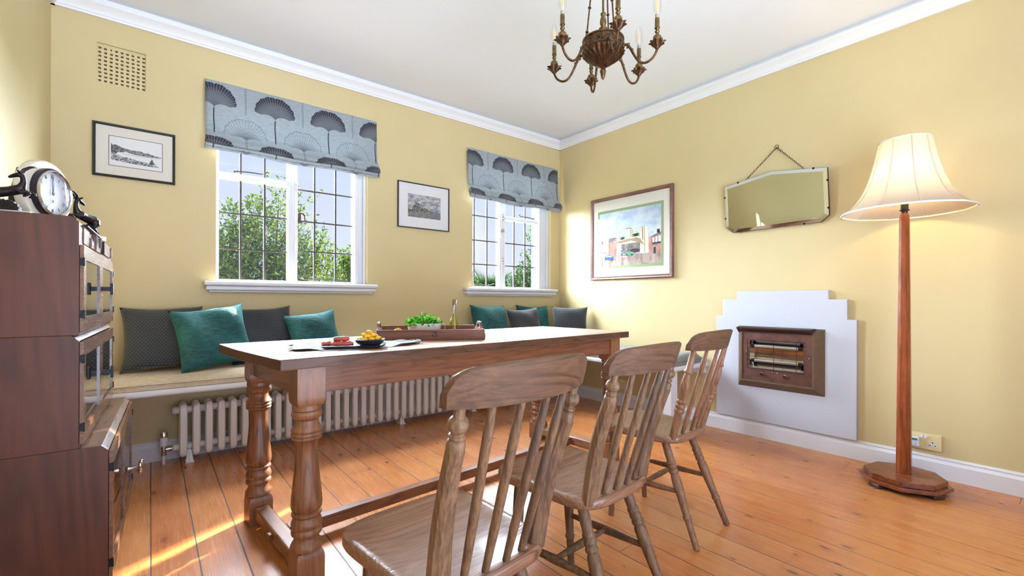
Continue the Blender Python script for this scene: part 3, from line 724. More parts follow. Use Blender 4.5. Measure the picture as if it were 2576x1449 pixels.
picture('large brown-framed watercolour of a cream art deco garage beside the corner', .874, .762, .030, .026, WALNUTF, (-.001, -.886, 1.520), 'x', pbr('ivory mount card', (232, 226, 212), .8), (.095, .90, .135, .835), art_garage, rim=(pbr('sage green inner mount', (150, 164, 122), .85), .024))

# ---------------------------------------------------------------- unframed mirror on a chain
PM = [(-1.762, 1.777), (-2.084, 1.823), (-2.404, 1.777), (-2.407, 1.485), (-2.364, 1.449), (-1.814, 1.442), (-1.762, 1.483)]
mc = (-2.084, 1.62)
t = thing('wall_mirror', 'unframed cut-cornered mirror hanging from a chain above the electric fire', 'mirror', (-.012, mc[0], mc[1]))
TILT = math.radians(5.0); t.rotation_euler = (0, -TILT, 0); t.location.x = -.012 - math.sin(TILT) * .18
loc = [(p[0] - mc[0], p[1] - mc[1]) for p in PM]
def inset(poly, d):
    n = len(poly); out = []
    A = sum(poly[i][0] * poly[(i + 1) % n][1] - poly[(i + 1) % n][0] * poly[i][1] for i in range(n))
    sg = 1 if A > 0 else -1
    L = []
    for i in range(n):
        a, b = Vector(poly[i]), Vector(poly[(i + 1) % n]); e = (b - a).normalized(); nn = Vector((-e.y, e.x)) * sg * d
        L.append((a + nn, e))
    for i in range(n):
        (p, e), (q, g) = L[i - 1], L[i]
        den = e.x * g.y - e.y * g.x; w = q - p; s_ = (w.x * g.y - w.y * g.x) / den
        r = p + e * s_; out.append((r.x, r.y))
    return out
inn = inset(loc, .022)
MIR = pbr('mirror silver', (236, 242, 236), .015, 1)
m = MB(); m.add([(-.0165, *p) for p in inn], [tuple(range(7))]); m.build('mirror_glass', MIR, t)
m = MB(); m.rings([[(-.013, *p) for p in loc], [(-.0165, *p) for p in inn]], cap=False); m.build('bevelled_edge', pbr('bevel silver', (236, 244, 244), .05, 1), t)
m = MB(); m.prism(inset(loc, -.0015), -.0128, .006, 'x'); m.build('backing_board', pbr('dark backing', (72, 56, 44), .7), t)
m = MB()
for (y, z) in ((-1.762, 1.70), (-1.762, 1.55), (-2.405, 1.70), (-2.406, 1.53), (-1.87, 1.443), (-2.27, 1.448), (-1.86, 1.791), (-2.33, 1.788)):
    m.sphere((-.014, y - mc[0], z - mc[1]), .007, 8)
m.each('clip', MT['black'], t, smooth=60)
m = MB(); nail = Vector((-.010, -2.098 - mc[0], 1.985 - mc[1])); nail.x = (.006 - t.location.x - .002) / 1 + math.sin(TILT) * nail.z - .012
for (y, z) in ((-1.915, 1.80), (-2.277, 1.797)):
    e = Vector((-.010, y - mc[0], z - mc[1])); d = e - nail; n = 15; dn = d.normalized()
    for k in range(n):
        c = nail + d * ((k + .6) / (n + .3)); s1 = dn; s2 = Vector((1, 0, 0)) if k % 2 else dn.cross(Vector((1, 0, 0)))
        hl = d.length / n * .62
        m.tube([c + s1 * hl * math.cos(2 * PI * q / 10) + s2 * .0048 * math.sin(2 * PI * q / 10) for q in range(11)], .0016, 5, cap=False)
m.tube([nail + Vector((-.001, .012 * math.cos(2 * PI * q / 14), .004 + .012 * math.sin(2 * PI * q / 14))) for q in range(15)], .002, 5, cap=False)
m.build('chain', pbr('dark brass chain', (92, 74, 56), .45, .8), t, smooth=60)

# ---------------------------------------------------------------- stepped surround and electric fire
t = thing('fireplace_surround', 'white stepped fireplace panel against the yellow wall', 'fireplace', (0, -2.124, .115))
q = [(-1.693, .115), (-1.693, .837), (-1.740, .837), (-1.740, .960), (-1.841, .960), (-1.841, 1.019), (-2.406, 1.019), (-2.406, .960), (-2.505, .960), (-2.505, .837), (-2.553, .837), (-2.553, .115)]
m = MB(); m.prism([(a + 2.124, b - .115) for a, b in q], -.032, -.002, 'x'); m.build('stepped_panel', pbr('white satin paint', (190, 192, 200), .45), t, bevel=.004)
t = thing('electric_fire', 'old brown metal electric fire set into the white stepped panel', 'heater', (-.032, -2.124, .35))
OX, OY, OZ = -.032, -2.124, .35
P3 = lambda x, y, z: (x - OX, y - OY, z - OZ)
BRONZE = pbr('brown enamelled metal', (104, 84, 64), .42, .35, var=.12, vscale=30)
COPPER = pbr('tarnished copper', (100, 68, 60), .42, .45, var=.32, vscale=18, bmp=.04)
def rect(x, y0, y1, z0, z1): return [P3(x, y0, z0), P3(x, y1, z0), P3(x, y1, z1), P3(x, y0, z1)]
m = MB()
m.rings([rect(-.032, -2.390, -1.857, .350, .771), rect(-.082, -2.346, -1.893, .394, .735), rect(-.082, -2.334, -1.904, .406, .730), rect(-.072, -2.334, -1.904, .406, .730)], cap=False)
m.build('bezel', BRONZE, t, smooth=20)
m = MB(); fy0, fy1, fz0, fz1 = -2.334, -1.904, .406, .730; hy0, hy1, hz0, hz1 = -2.284, -1.952, .490, .676
holed(m, 'y', fy0 - OY, fy1 - OY, fz0 - OZ, fz1 - OZ, -.074 - OX, -.070 - OX, [(hy0 - OY, hy1 - OY, hz0 - OZ, hz1 - OZ)])
m.build('front_panel', COPPER, t)
m = MB(); m.rings([[P3(-.032, y, .772), P3(-.112, y + s, .766), P3(-.110, y + s, .757), P3(-.076, y + s * .4, .728), P3(-.032, y, .728)] for y, s in ((-1.878, 0), (-2.34, .012))])
m.build('hood', pbr('hood metal in painted shade', (58, 40, 38), .45, .3), t, smooth=20)  # darker colour stands for the shade under the projecting hood
m = MB(); n = 12; R = []
for y in (hy0, hy1):
    R.append([P3(-.070 + .036 * math.sin(PI * k / n) ** .7, y, hz0 + (hz1 - hz0) * k / n) for k in range(n + 1)])
m.rings(R, cap=False, closed=False)
for y in (hy0, hy1): m.add([P3(-.070 + .036 * math.sin(PI * k / n) ** .7, y, hz0 + (hz1 - hz0) * k / n) for k in range(n + 1)], [tuple(range(n + 1))])
m.build('reflector', pbr('polished reflector', (210, 200, 194), .14, 1), t, smooth=40)
for z in (.640, .540):
    m = MB(); m.tube([P3(-.066, hy0 + .012, z), P3(-.066, hy1 - .012, z)], .0095, 10); o = m.build('heating_rod', pbr('ceramic rod', (156, 148, 140), .45), t, smooth=40)
    m = MB()
    for y in (hy0 + .02, hy1 - .02): m.tube([P3(-.066, y - .01, z), P3(-.066, y + .01, z)], .0125, 10)
    m.each('end_cap', MT['black'], o, smooth=40)
m = MB()
for k in range(8):
    z = hz0 - .004 + (hz1 - hz0 + .012) * k / 7
    m.tube([P3(-.074, hy0 - .008, z), P3(-.098, hy0 - .002, z), P3(-.104, hy0 + .03, z), P3(-.106, (hy0 + hy1) / 2, z), P3(-.104, hy1 - .03, z), P3(-.098, hy1 + .002, z), P3(-.074, hy1 + .008, z)], .0016, 5)
for y in (hy0 + .03, (hy0 + hy1) / 2, hy1 - .0):
    m.tube([P3(-.105, y, hz0 - .006), P3(-.105, y, hz1 + .010)], .0017, 5)
m.build('wire_guard', MT['black'], t, smooth=50)
for y in (-2.035, -2.18):
    m = MB(); m.lathe([(.0, 0), (.013, 0), (.013, .004), (.008, .006), (.007, .012), (.011, .016), (.010, .024), (0, .026)], 14, TR(P3(-.074, y, .452), ry=-PI / 2)); m.build('switch_knob', pbr('dark chrome knob', (120, 110, 108), .2, 1), t, smooth=40)
m = MB()
for (y, z) in ((-2.10, .470), (-2.13, .470), (-2.315, .585), (-1.93, .60)): m.sphere(P3(-.075, y, z), .004, 8)
m.each('screw', MT['chrome'], t, smooth=60)

# ---------------------------------------------------------------- sockets
CREAMP = pbr('cream painted plate', (224, 206, 156), .45)
def socket(label, y0, y1, z0, z1):
    t = thing('wall_socket', label, 'socket', (-.001, (y0 + y1) / 2, (z0 + z1) / 2)); w, h = y1 - y0, z1 - z0
    m = MB(); m.box(-.009, .0, -w / 2, w / 2, -h / 2, h / 2); m.build('face_plate', CREAMP, t, bevel=.003)
    for s in (-1, 1):
        c = s * w * .25
        m = MB(); T = TR((-.0095, c, -.008))
        m.prism([(-.019, -.013), (.019, -.013), (.019, -.003), (.008, -.001), (.006, .013), (-.006, .013), (-.008, -.001), (-.019, -.003)], -.0012, .001, 'x', T=T); o = m.build('outlet', WH, t)
        m = MB()
        for (a, b_, cw, chh) in ((0, .007, .0022, .004), (-.0115, -.008, .0042, .0018), (.0115, -.008, .0042, .0018)): m.box(-.0018, .0, a - cw, a + cw, b_ - chh, b_ + chh, T=T)
        m.each('pin_hole', MT['black'], o)
        m = MB(); m.box(-.015, -.008, s * .010 - .0085, s * .010 + .0085, .018, .034); m.build('rocker_switch', WH, t, bevel=.002)
    return t
socket('cream double socket on the wall behind the floor lamp', -2.921, -2.776, .140, .227)
socket('cream double socket under the bench near the corner', -.880, -.735, .152, .238)
t = thing('plug_adaptor', 'white timer plug with green label in the socket behind the lamp', 'plug', (-.012, -2.806, .178))
m = MB(); m.box(-.030, 0, -.029, .029, -.026, .028); m.build('body', WH, t, bevel=.007, segs=3)
m = MB(); m.box(-.0310, -.029, -.022, .022, .009, .021); m.build('green_label', pbr('green label', (38, 126, 92), .5), t)
m = MB()
for k in range(3): m.box(-.0312, -.029, -.018 + k * .014, -.010 + k * .014, -.018, .002)
m.each('button', pbr('grey button', (196, 198, 206), .5), t)
m = MB(); m.tube([(-.018, .006, -.026), (-.02, .01, -.06), (-.03, .02, -.11), (-.05, .02, -.155), (-.10, .0, -.172)], .0032, 6); m.build('cord', MT['black'], t, smooth=50)
# ---------------------------------------------------------------- fitted window seat and its cushions
t = thing('window_seat', 'white painted L-shaped bench fitted under the windows and along the fireplace wall', 'bench', (-1.8, -.2, 0))
T0 = Matrix.Translation((1.8, .2, 0))
m = MB(); m.prism([(XW + .002, -.002), (XW + .002, -.452), (-.56, -.452), (-.527, -.462), (-.514, -.50), (-.514, -1.63), (-.002, -1.63), (-.002, -.002)], .450, .484, 'z', T=T0)
m.build('seat_board', WH, t, bevel=.014, segs=4)
m = MB(); m.box(-.485, -.405, -1.605, -1.545, 0, .45, T=T0); m.build('leg', WH, t, bevel=.004)
m = MB(); m.box(XW + .002, -.02, -.045, -.002, .40, .45, T=T0); m.box(-.045, -.002, -1.6, -.05, .40, .45, T=T0); m.each('wall_batten', WH, t)
def linen(name, c1, c2):
    m, nt, b = newmat(name)
    a = noise(nt, objvec(nt, (40, 40, 600)), 1.0, 2); c = noise(nt, objvec(nt, (600, 600, 40)), 1.0, 2); g = noise(nt, objvec(nt), 9, 4)
    k = nmix(nt, ((a + c) * .5).step(.4, .6), lin(c1), lin(c2)); k = nmix(nt, g.step(.4, .7) * .3, k, lin(c1))
    nt.links.new(k, b.inputs['Base Color']); b.inputs['Roughness'].default_value = .85; b.inputs['Sheen Weight'].default_value = .2
    bump(nt, b, a + c, .25, .001); return m
def pad(name, label, x0, x1, y0, y1, z0, z1, mat, seed):
    cx, cyy = (x0 + x1) / 2, (y0 + y1) / 2; rnd = random.Random(seed)
    t = thing(name, label, 'cushion', (cx, cyy, z0)); w, d, h = x1 - x0, y1 - y0, z1 - z0
    m = MB(); nx, ny = max(8, int(w / .05)), max(8, int(d / .05))
    ph = [rnd.uniform(0, 6) for _ in range(6)]
    def top(a, b):
        x, y = (a - .5) * w, (b - .5) * d
        e = min(a * w, (1 - a) * w, .05) / .05; f = min(b * d, (1 - b) * d, .05) / .05
        k = (1 - (1 - e) ** 2.4) * (1 - (1 - f) ** 2.4)
        z = h * .45 + h * .55 * k + .004 * k * (math.sin(x * 7 + ph[0]) + math.sin(y * 11 + ph[1]) * .6 + math.sin(x * 17 + y * 9 + ph[2]) * .5)
        return (x, y, z)
    m.grid(top, nx, ny)
    m.grid(lambda a, b: ((a - .5) * w, (b - .5) * d, 0.001), nx, ny)
    b2 = (nx + 1) * (ny + 1)
    idx = [i for i in range(nx + 1)] + [nx + j * (nx + 1) for j in range(1, ny + 1)] + [ny * (nx + 1) + i for i in range(nx - 1, -1, -1)] + [j * (nx + 1) for j in range(ny - 1, 0, -1)]
    for i, j in zip(idx, idx[1:] + idx[:1]): m.f.append((i, j, b2 + j, b2 + i)); m.m.append(0)
    m.build('cover', mat, t, smooth=60)
    m = MB()
    c = [(-w / 2 - .002, -d / 2 - .002), (w / 2 + .002, -d / 2 - .002), (w / 2 + .002, d / 2), (-w / 2 - .002, d / 2), (-w / 2 - .002, -d / 2 - .002)]
    for a, b in zip(c, c[1:]): m.tube([(a[0], a[1], h * .42), (b[0], b[1], h * .42)], .0032, 5)
    m.build('piping', mat, t, smooth=60)
    return t
pad('seat_cushion', 'long oatmeal linen seat pad on the bench under the windows', XW + .02, -.50, -.435, -.015, .4845, .552, linen('oatmeal linen', (176, 158, 132), (212, 197, 170)), 1)
pad('seat_cushion', 'grey linen seat pad on the bench arm beside the fireplace wall', -.492, -.015, -1.60, -.02, .4845, .556, linen('grey linen', (106, 100, 95), (136, 130, 124)), 2)
def knit():
    m, nt, b = newmat('charcoal knit')
    tc = objvec(nt, (1, 1, 1)); sp = nt.nodes.new('ShaderNodeSeparateXYZ'); nt.links.new(tc, sp.inputs[0]); x, z = X(nt, sp.outputs[0]), X(nt, sp.outputs[2])
    row = (z * 95.0); ri = row.floor(); a = (x * 62.0 + (ri * .5).frac()).frac() - .5; r = row.frac() - .5
    hgt = (1.0 - ((a * a) * 3.2 + (r * r) * 3.6)).sat()
    nt.links.new(nmix(nt, hgt.step(.3, 1.0), lin((34, 38, 43)), lin((66, 72, 78))), b.inputs['Base Color']); b.inputs['Roughness'].default_value = .9; b.inputs['Sheen Weight'].default_value = .2
    bump(nt, b, hgt, .5, .003); return m
def velvet():
    m, nt, b = newmat('teal plush')
    n = noise(nt, objvec(nt, (22, 22, 60)), 1.0, 4, .6, 1.2); g = noise(nt, objvec(nt), 7, 2)
    k = nmix(nt, n.step(.35, .68), lin((2, 50, 56)), lin((10, 88, 90))); k = nmix(nt, g.step(.45, .7) * .45, k, lin((28, 110, 108)))
    nt.links.new(k, b.inputs['Base Color']); b.inputs['Roughness'].default_value = .75; b.inputs['Sheen Weight'].default_value = .25; b.inputs['Sheen Tint'].default_value = lin((120, 210, 205))
    bump(nt, b, n, .6, .006); return m
KNIT, VELVET = knit(), velvet()
def pillow(label, x, y, s, th, lean, ry, rz, mat, seed, z=.557, group=None):
    t = thing('scatter_cushion', label, 'cushion', (x, y, z), 0, group); rnd = random.Random(seed); N = 22; ph = [rnd.uniform(0, 6) for _ in range(4)]
    t.rotation_euler = (-lean, 0, rz)
    def side(sg):
        def fn(a, b):
            u, v = a * 2 - 1, b * 2 - 1
            pin = .10
            X_ = u * (1 - pin * (1 - v * v) * abs(u) ** 3); Z_ = v * (1 - pin * (1 - u * u) * abs(v) ** 3)
            tk = max(0, (1 - u ** 4) * (1 - v ** 4)) ** .55
            tk *= 1 + .10 * math.sin(u * 3 + ph[0]) * math.sin(v * 3 + ph[1])
            y_ = -sg * th / 2 * tk + .004 * math.sin(u * 5 + v * 4 + ph[2])
            px_, pz_ = X_ * s / 2, Z_ * s / 2
            c_, s_ = math.cos(ry), math.sin(ry)
            return (px_ * c_ + pz_ * s_, y_, -px_ * s_ + pz_ * c_ + s / 2 * (abs(c_) + abs(s_) * .55) * .97)
        return fn
    m = MB(); m.grid(side(1), N, N); m.grid(side(-1), N, N); 
    o = m.build('cover', mat, t, smooth=70)
    bm = bmesh.new(); bm.from_mesh(o.data); bmesh.ops.remove_doubles(bm, verts=bm.verts, dist=.0008); bm.normal_update(); bmesh.ops.recalc_face_normals(bm, faces=bm.faces)
    for e in bm.edges: e.smooth = True
    bm.to_mesh(o.data); bm.free()
    return t
pillow('charcoal knitted cushion leftmost on the bench, nearest the wooden cabinet', -3.265, -.200, .385, .13, .42, -.02, 0, KNIT, 1)
pillow('large teal plush cushion between two charcoal ones left of the table end', -3.035, -.335, .375, .13, .42, -.13, .06, VELVET, 2)
pillow('charcoal knitted cushion between the two teal ones under the left window', -2.765, -.200, .375, .13, .42, -.05, 0, KNIT, 3)
pillow('small teal plush cushion under the left window, just above the table edge', -2.475, -.295, .33, .12, .40, -.13, 0, VELVET, 4)
pillow('teal plush cushion under the corner window, nearest the oil bottle', -.995, -.235, .375, .13, .36, .02, 0, VELVET, 5)
pillow('charcoal knitted cushion between the two teal ones under the corner window', -.665, -.300, .335, .12, .34, -.06, -.1, KNIT, 6)
pillow('teal plush cushion in the bench corner, half behind charcoal ones', -.46, -.175, .36, .12, .30, .03, -.15, VELVET, 7)
pillow('charcoal knitted cushion leaning on the fireplace wall in the bench corner', -.215, -.365, .345, .12, .22, .0, -.75, KNIT, 8)

# ---------------------------------------------------------------- column radiator
RADW = pbr('radiator enamel', (246, 242, 234), .3)
t = thing('column_radiator', 'long low white column radiator under the window seat', 'radiator', (-1.92, -.105, 0)); T0 = Matrix.Translation((0, .105, 0))
m = MB()
for k, yc in enumerate((-.055, -.103, -.151)):
    hw, hd = (.0195, .0145)
    R = []
    for z, s in ((.036, .25), (.046, .8), (.062, 1), (.315, 1), (.334, .85), (.343, .35)):
        R.append([(hw * s * a, yc + hd * s * b, z) for a, b in ((-1, -.5), (-.7, -1), (.7, -1), (1, -.5), (1, .5), (.7, 1), (-.7, 1), (-1, .5))])
    m.rings(R, T=T0)
for zc, hh in ((.085, .028), (.30, .030)):
    R = []
    for y, s in ((-.162, .4), (-.158, .9), (-.145, 1), (-.061, 1), (-.048, .9), (-.044, .4)):
        R.append([(.014 * s * math.cos(2 * PI * q / 10), y, zc + hh * s * math.sin(2 * PI * q / 10)) for q in range(10)])
    m.rings(R, T=T0)
    m.tube([(-.031, -.103, zc), (.031, -.103, zc)], .021, 12, T=T0)
sec = m.build('section', RADW, t, smooth=45, loc=(-1.255, 0, 0))
NS = 41
for k in range(1, NS):
    c = sec.copy(); COL.objects.link(c); c.parent = t; c.location.x = -1.255 + k * .0622
def rfoot(x):
    m = MB(); m.rings([[(-.022, -.165, 0), (.022, -.165, 0), (.022, -.06, 0), (-.022, -.06, 0)], [(-.022, -.165, .004), (.022, -.165, .004), (.022, -.06, .004), (-.022, -.06, .004)]], T=T0)
    m.rings([[(-.018, -.150, .004), (.018, -.150, .004), (.018, -.08, .004), (-.018, -.08, .004)], [(-.009, -.14, .07), (.009, -.14, .07), (.009, -.085, .07), (-.009, -.085, .07)]], T=T0)
    m.box(-.002, .002, -.158, -.15, .004, .06, T=T0)
    m.build('foot', RADW, t, loc=(x + 1.92, 0, 0))
for x in (-3.145, -2.47, -1.815, -1.16, -.70): rfoot(x)
m = MB()
for zc in (.085, .30): m.tube([(-1.305, -.103, zc), (-1.294, -.103, zc), (-1.293, -.103, zc), (-1.284, -.103, zc)], [.018, .025, .020, .020], 12, T=T0)
m.each('end_plug', RADW, t, smooth=40)
m = MB(); m.lathe([(.0085, 0), (.0085, .058)], 12, TR((-1.345, 0, 0)) ); v = m.build('valve_pipe', WH, t, smooth=40)
m = MB(); m.lathe([(.012, .052), (.015, .056), (.015, .066), (.012, .068), (.013, .072), (.013, .094), (.016, .096), (.016, .104), (.011, .106)], 14, TR((-1.345, 0, 0)))
m.tube([(-1.345, 0, .085), (-1.325, 0, .085), (-1.324, 0, .085), (-1.314, 0, .085), (-1.3, 0, .085)], [.008, .008, .013, .013, .009], 10)
m.build('valve_body', MT['chrome'], v, smooth=40)
m = MB(); m.lathe([(.016, .104), (.021, .110), (.0205, .152), (.018, .156)], 18, TR((-1.345, 0, 0))); m.build('valve_head', WH, v, smooth=40)
m = MB(); m.lathe([(.0185, .152), (.019, .155), (.0185, .183), (.016, .187), (0, .187)], 18, TR((-1.345, 0, 0))); m.build('chrome_cap', MT['chrome'], v, smooth=40)

# ---------------------------------------------------------------- farmhouse table
OAK = wood('aged oak', (84, 46, 28), (126, 78, 50), (144, 94, 64), 'x', 1, .42, .1, 1.1, .3, seed=2, grain=.6, sharp=.4)
OAKZ = wood('aged oak upright', (96, 56, 36), (140, 90, 60), (156, 106, 72), 'z', 1, .38, .15, 1.0, .3, seed=5, grain=.6, sharp=.45)
OAKY = wood('aged oak cross', (102, 64, 44), (150, 104, 74), (168, 124, 90), 'y', 1, .40, .1, 1.0, .3, seed=8, grain=.6, sharp=.45)
OAKT = wood('polished oak top', (140, 104, 78), (172, 132, 100), (190, 152, 118), 'x', .8, .50, .7, 1.0, .1, seed=3, grain=.5, sharp=.5); OAKT.node_tree.nodes['Principled BSDF'].inputs['Coat Roughness'].default_value = .5; OAKT.node_tree.nodes['Principled BSDF'].inputs['Specular IOR Level'].default_value = .9
OAKE = wood('worn dark table edge', (60, 38, 28), (98, 66, 46), (116, 80, 58), 'x', 1, .4, .1, 1.2, .3, seed=13, grain=.6, sharp=.5)
TZ, TC = .762, (-2.09, -1.41)
t = thing('refectory_table', 'long oak table on turned legs with an H stretcher, in front of the benches', 'table', (*TC, 0), math.radians(4.7))
rnd = random.Random(4)
HL0, HL1, HW = -.97, 1.005, .355
out = []
def edge(a, b, n, amp, bow=0):
    for q in range(n):
        f = q / n; x = a[0] + (b[0] - a[0]) * f; y = a[1] + (b[1] - a[1]) * f
        dx, dy = b[0] - a[0], b[1] - a[1]; L = math.hypot(dx, dy); w = bow * math.sin(PI * f) + rnd.uniform(-amp, amp)
        if amp and abs(f - .40) < .03 and abs(dx) > 1: w += .006
        out.append((x - dy / L * w, y + dx / L * w))
edge((HL0 + .018, -HW), (HL1, -HW), 40, .0016, -.003); edge((HL1, -HW), (HL1, HW), 8, .001, -.006); edge((HL1, HW), (HL0 - .016, HW), 40, .0015, -.003); edge((HL0 - .016, HW), (HL0 + .018, -HW), 8, .001, -.012)
m = MB(); m.prism(out, TZ - .036, TZ, 'z'); m.m = [0, 0] + [1] * (len(m.f) - 2); m.build('table_top', [OAKT, OAKE], t, bevel=.004, segs=3)
LX, LY, LH = (-.850, .893), (-.29, .29), .0445
prof = [(.040, .602), (.0455, .597), (.0455, .583), (.0415, .580), (.046, .576), (.049, .568), (.046, .558), (.040, .554), (.036, .548), (.0375, .536), (.043, .525), (.049, .516), (.0485, .511), (.045, .509), (.049, .503), (.0485, .497), (.045, .495), (.0485, .490), (.047, .485), (.038, .480), (.034, .470), (.0345, .44), (.038, .39), (.043, .34), (.048, .29), (.0495, .27), (.048, .255), (.042, .247), (.0405, .244), (.047, .240), (.0475, .234), (.044, .229), (.0405, .226), (.045, .218), (.049, .206), (.0485, .196), (.043, .188), (.047, .183), (.049, .176), (.047, .169), (.040, .164), (.039, .158), (.041, .148), (.048, .138), (.051, .130), (.050, .120), (.043, .116)]
for lx in LX:
    for ly in LY:
        m = MB()
        for z0, z1 in ((.600, TZ - .036), (0, .117)):
            hh = LH
            if z0: R = [[(sx * hh * s, sy * hh * s, z) for sx, sy in ((-1, -1), (1, -1), (1, 1), (-1, 1))] for z, s in ((.598, .86), (.604, .94), (.614, .99), (.625, 1), (z1, 1))]
            else: R = [[(sx * hh * s, sy * hh * s, z) for sx, sy in ((-1, -1), (1, -1), (1, 1), (-1, 1))] for z, s in ((0, 1), (.092, 1), (.105, .97), (.113, .91), (.117, .84))]
            m.rings(R)
        m.lathe(prof, 28)
        m.build('leg', OAKZ, t, smooth=32, loc=(lx, ly, 0))
for ly in LY:
    s = -1 if ly < 0 else 1
    m = MB(); m.box(LX[0] + LH, LX[1] - LH, ly + s * .012, ly + s * .036, .638, TZ - .036); m.build('long_apron', OAK, t, bevel=.002)
for lx in LX:
    s = -1 if lx < 0 else 1
    m = MB(); m.box(lx + s * .008, lx + s * .032, LY[0] + LH, LY[1] - LH, .630, TZ - .036); m.build('end_apron', OAKY, t, bevel=.002)
    m = MB(); m.box(lx - .028, lx + .028, LY[0] + LH, LY[1] - LH, .028, .080); m.build('end_stretcher', OAKY, t, bevel=.008, segs=3)
m = MB(); m.box(LX[0] + .028, LX[1] - .028, -.024, .024, .030, .076); m.build('long_stretcher', OAK, t, bevel=.006, segs=3)
m = MB(); m.box(LX[0] - .042, LX[0] - .028, -.012, .014, .045, .066); m.build('peg', OAKZ, t, bevel=.003)

# ---------------------------------------------------------------- kitchen chairs
ELM = wood('weathered elm', (58, 38, 26), (100, 69, 48), (114, 81, 58), 'x', 1.2, .5, 0, 1.3, .3, wear=(80, 58, 44), seed=4, grain=.6, sharp=.5)
ELMS = wood('weathered elm seat', (90, 57, 41), (140, 99, 75), (158, 119, 95), 'x', 1.0, .32, .2, 2.4, .45, seed=7, grain=.7, sharp=.5)
ELMZ = wood('weathered elm spindle', (72, 50, 37), (120, 88, 63), (140, 106, 78), 'z', 1.5, .45, 0, .8, .25, wear=(76, 64, 60), seed=6, grain=.9, sharp=.6)
ELMV = wood('brown elm spindle', (88, 56, 40), (136, 96, 68), (156, 114, 84), 'z', 1.5, .42, .1, .8, .25, seed=12, grain=.8, sharp=.6)
for _m in (ELM, ELMZ, ELMV, OAK, OAKY, OAKE): _m.node_tree.nodes['Principled BSDF'].inputs['Specular IOR Level'].default_value = .28
def chair(label, x, y, style, rz=math.radians(5), zs=1.0):
    t = thing('kitchen_chair', label, 'chair', (x, y, 0), rz, 'wooden chairs on the near side of the table'); t.scale = (1, 1, zs)
    UP, CR = (ELMZ, ELM) if style == 'paddle' else (ELMV, ELM)
    # seat
    n = 56; zt, th = .410, .033; O = []
    for k in range(n):
        a = 2 * PI * k / n; c, s = math.cos(a), math.sin(a)
        e = .38
        sx = math.copysign(abs(c) ** e, c); sy = math.copysign(abs(s) ** e, s)
        yy = sy * .19; hw = .172 + .018 * (yy + .19) / .38 - .006 * math.cos(yy / .19 * PI / 2)
        if style != 'paddle': hw -= .008
        O.append((sx * hw, yy - (.010 * (1 - sx * sx) if sy < -.5 else 0) + (.008 * (1 - sx * sx) if sy > .5 else 0)))
    def ring(s, z): return [(p[0] * s, p[1] * s, z) for p in O]
    def dish(s): return zt - .009 * max(0, 1 - s * s * 1.25) ** .7
    R = [ring(.93, zt - th), ring(.985, zt - th + .004), ring(1, zt - th + .010), ring(1, zt - .008), ring(.988, zt - .002), ring(.96, zt)]
    R += [ring(s, dish(s)) for s in (.88, .75, .6, .45, .3, .15, .02)]
    m = MB(); m.rings(R); m.build('seat', ELMS, t, smooth=50)
    # crest rail
    zb, lean = .757, .27
    m = MB(); N = 32; L = .178; R = []
    for k in range(N + 1):
        u = -1 + 2 * k / N; x_ = u * L; bow = -.042 * (1 - u * u)
        hgt = .079 - .012 * u * u
        lo = 0.0
        if abs(u) > .72: f = (abs(u) - .72) / .28; hgt -= .034 * (1 - math.sqrt(max(0, 1 - f * f))) ; lo = .003 * f
        sec = []
        for (d, h_) in ((-.011, lo), (.010, lo), (.010, lo + (hgt - lo) * .75), (.006, hgt - .002), (-.003, hgt), (-.010, hgt - .004)):
            ex = 1 + .05 * (h_ / .08) * (1 if abs(u) > .7 else abs(u) / .7)
            sec.append((x_ * ex, -.249 + bow + d - h_ * lean, zb + h_))
        R.append(sec)
    m.rings(R); m.build('crest_rail', CR, t, smooth=40)
    def yb(u): return -.249 - .042 * (1 - u * u)
    # back posts
    for s in (-1, 1):
        a = Vector((s * .130, -.166, zt - .012)); b = Vector((s * .150, yb(.150 / L) - .0, zb + .006))
        m = MB()
        if style == 'paddle':
            M0 = along(a, b); Ln = (b - a).length
            m.lathe([(.010, Ln), (.010, Ln - .014), (.0105, Ln - .017)] + [(.0185 * math.cos(a_), Ln - .034 + .0170 * math.sin(a_)) for a_ in (.95, .7, .45, .2, 0, -.2, -.45, -.7, -.9)] + [(.0115, Ln - .0505), (.0145, Ln - .053), (.0150, Ln - .056), (.0130, Ln - .059), (.0125, Ln - .061), (.0155, Ln - .064), (.0168, Ln - .070), (.0165, Ln - .084)], 18, M0)
            R = []
            for f in (0, .1, .25, .42, .58, .7, .785):
                w = .0235 - .008 * f / .785; d = .0165 - .0015 * f
                bow = -.010 * math.sin(PI * min(1, f / .785))
                pts = []
                for (cx, cyy) in ((-1, -.5), (-.6, -1), (.6, -1), (1, -.5), (1, .5), (.6, 1), (-.6, 1), (-1, .5)): pts.append((cx * w, cyy * d + bow * -1.0, f * Ln))
                R.append(pts)
            m.rings(R, T=M0)
        else:
            M0 = along(a, b); Ln = (b - a).length
            q = [(0, .0145), (.22, .0155), (.30, .0150), (.305, .018), (.33, .0195), (.35, .016), (.36, .0185), (.385, .0195), (.405, .016), (.415, .0185), (.435, .0185), (.45, .0125), (.5, .015), (.6, .0185), (.68, .0165), (.74, .0125), (.745, .0165), (.765, .0175), (.785, .0130), (1.0, .0105)]
            m.lathe([(r, f * Ln) for f, r in q], 18, M0)
        m.build('back_post', UP, t, smooth=35)
    xs = (-.084, -.030, .030, .084) if style == 'paddle' else (-.072, 0, .072)
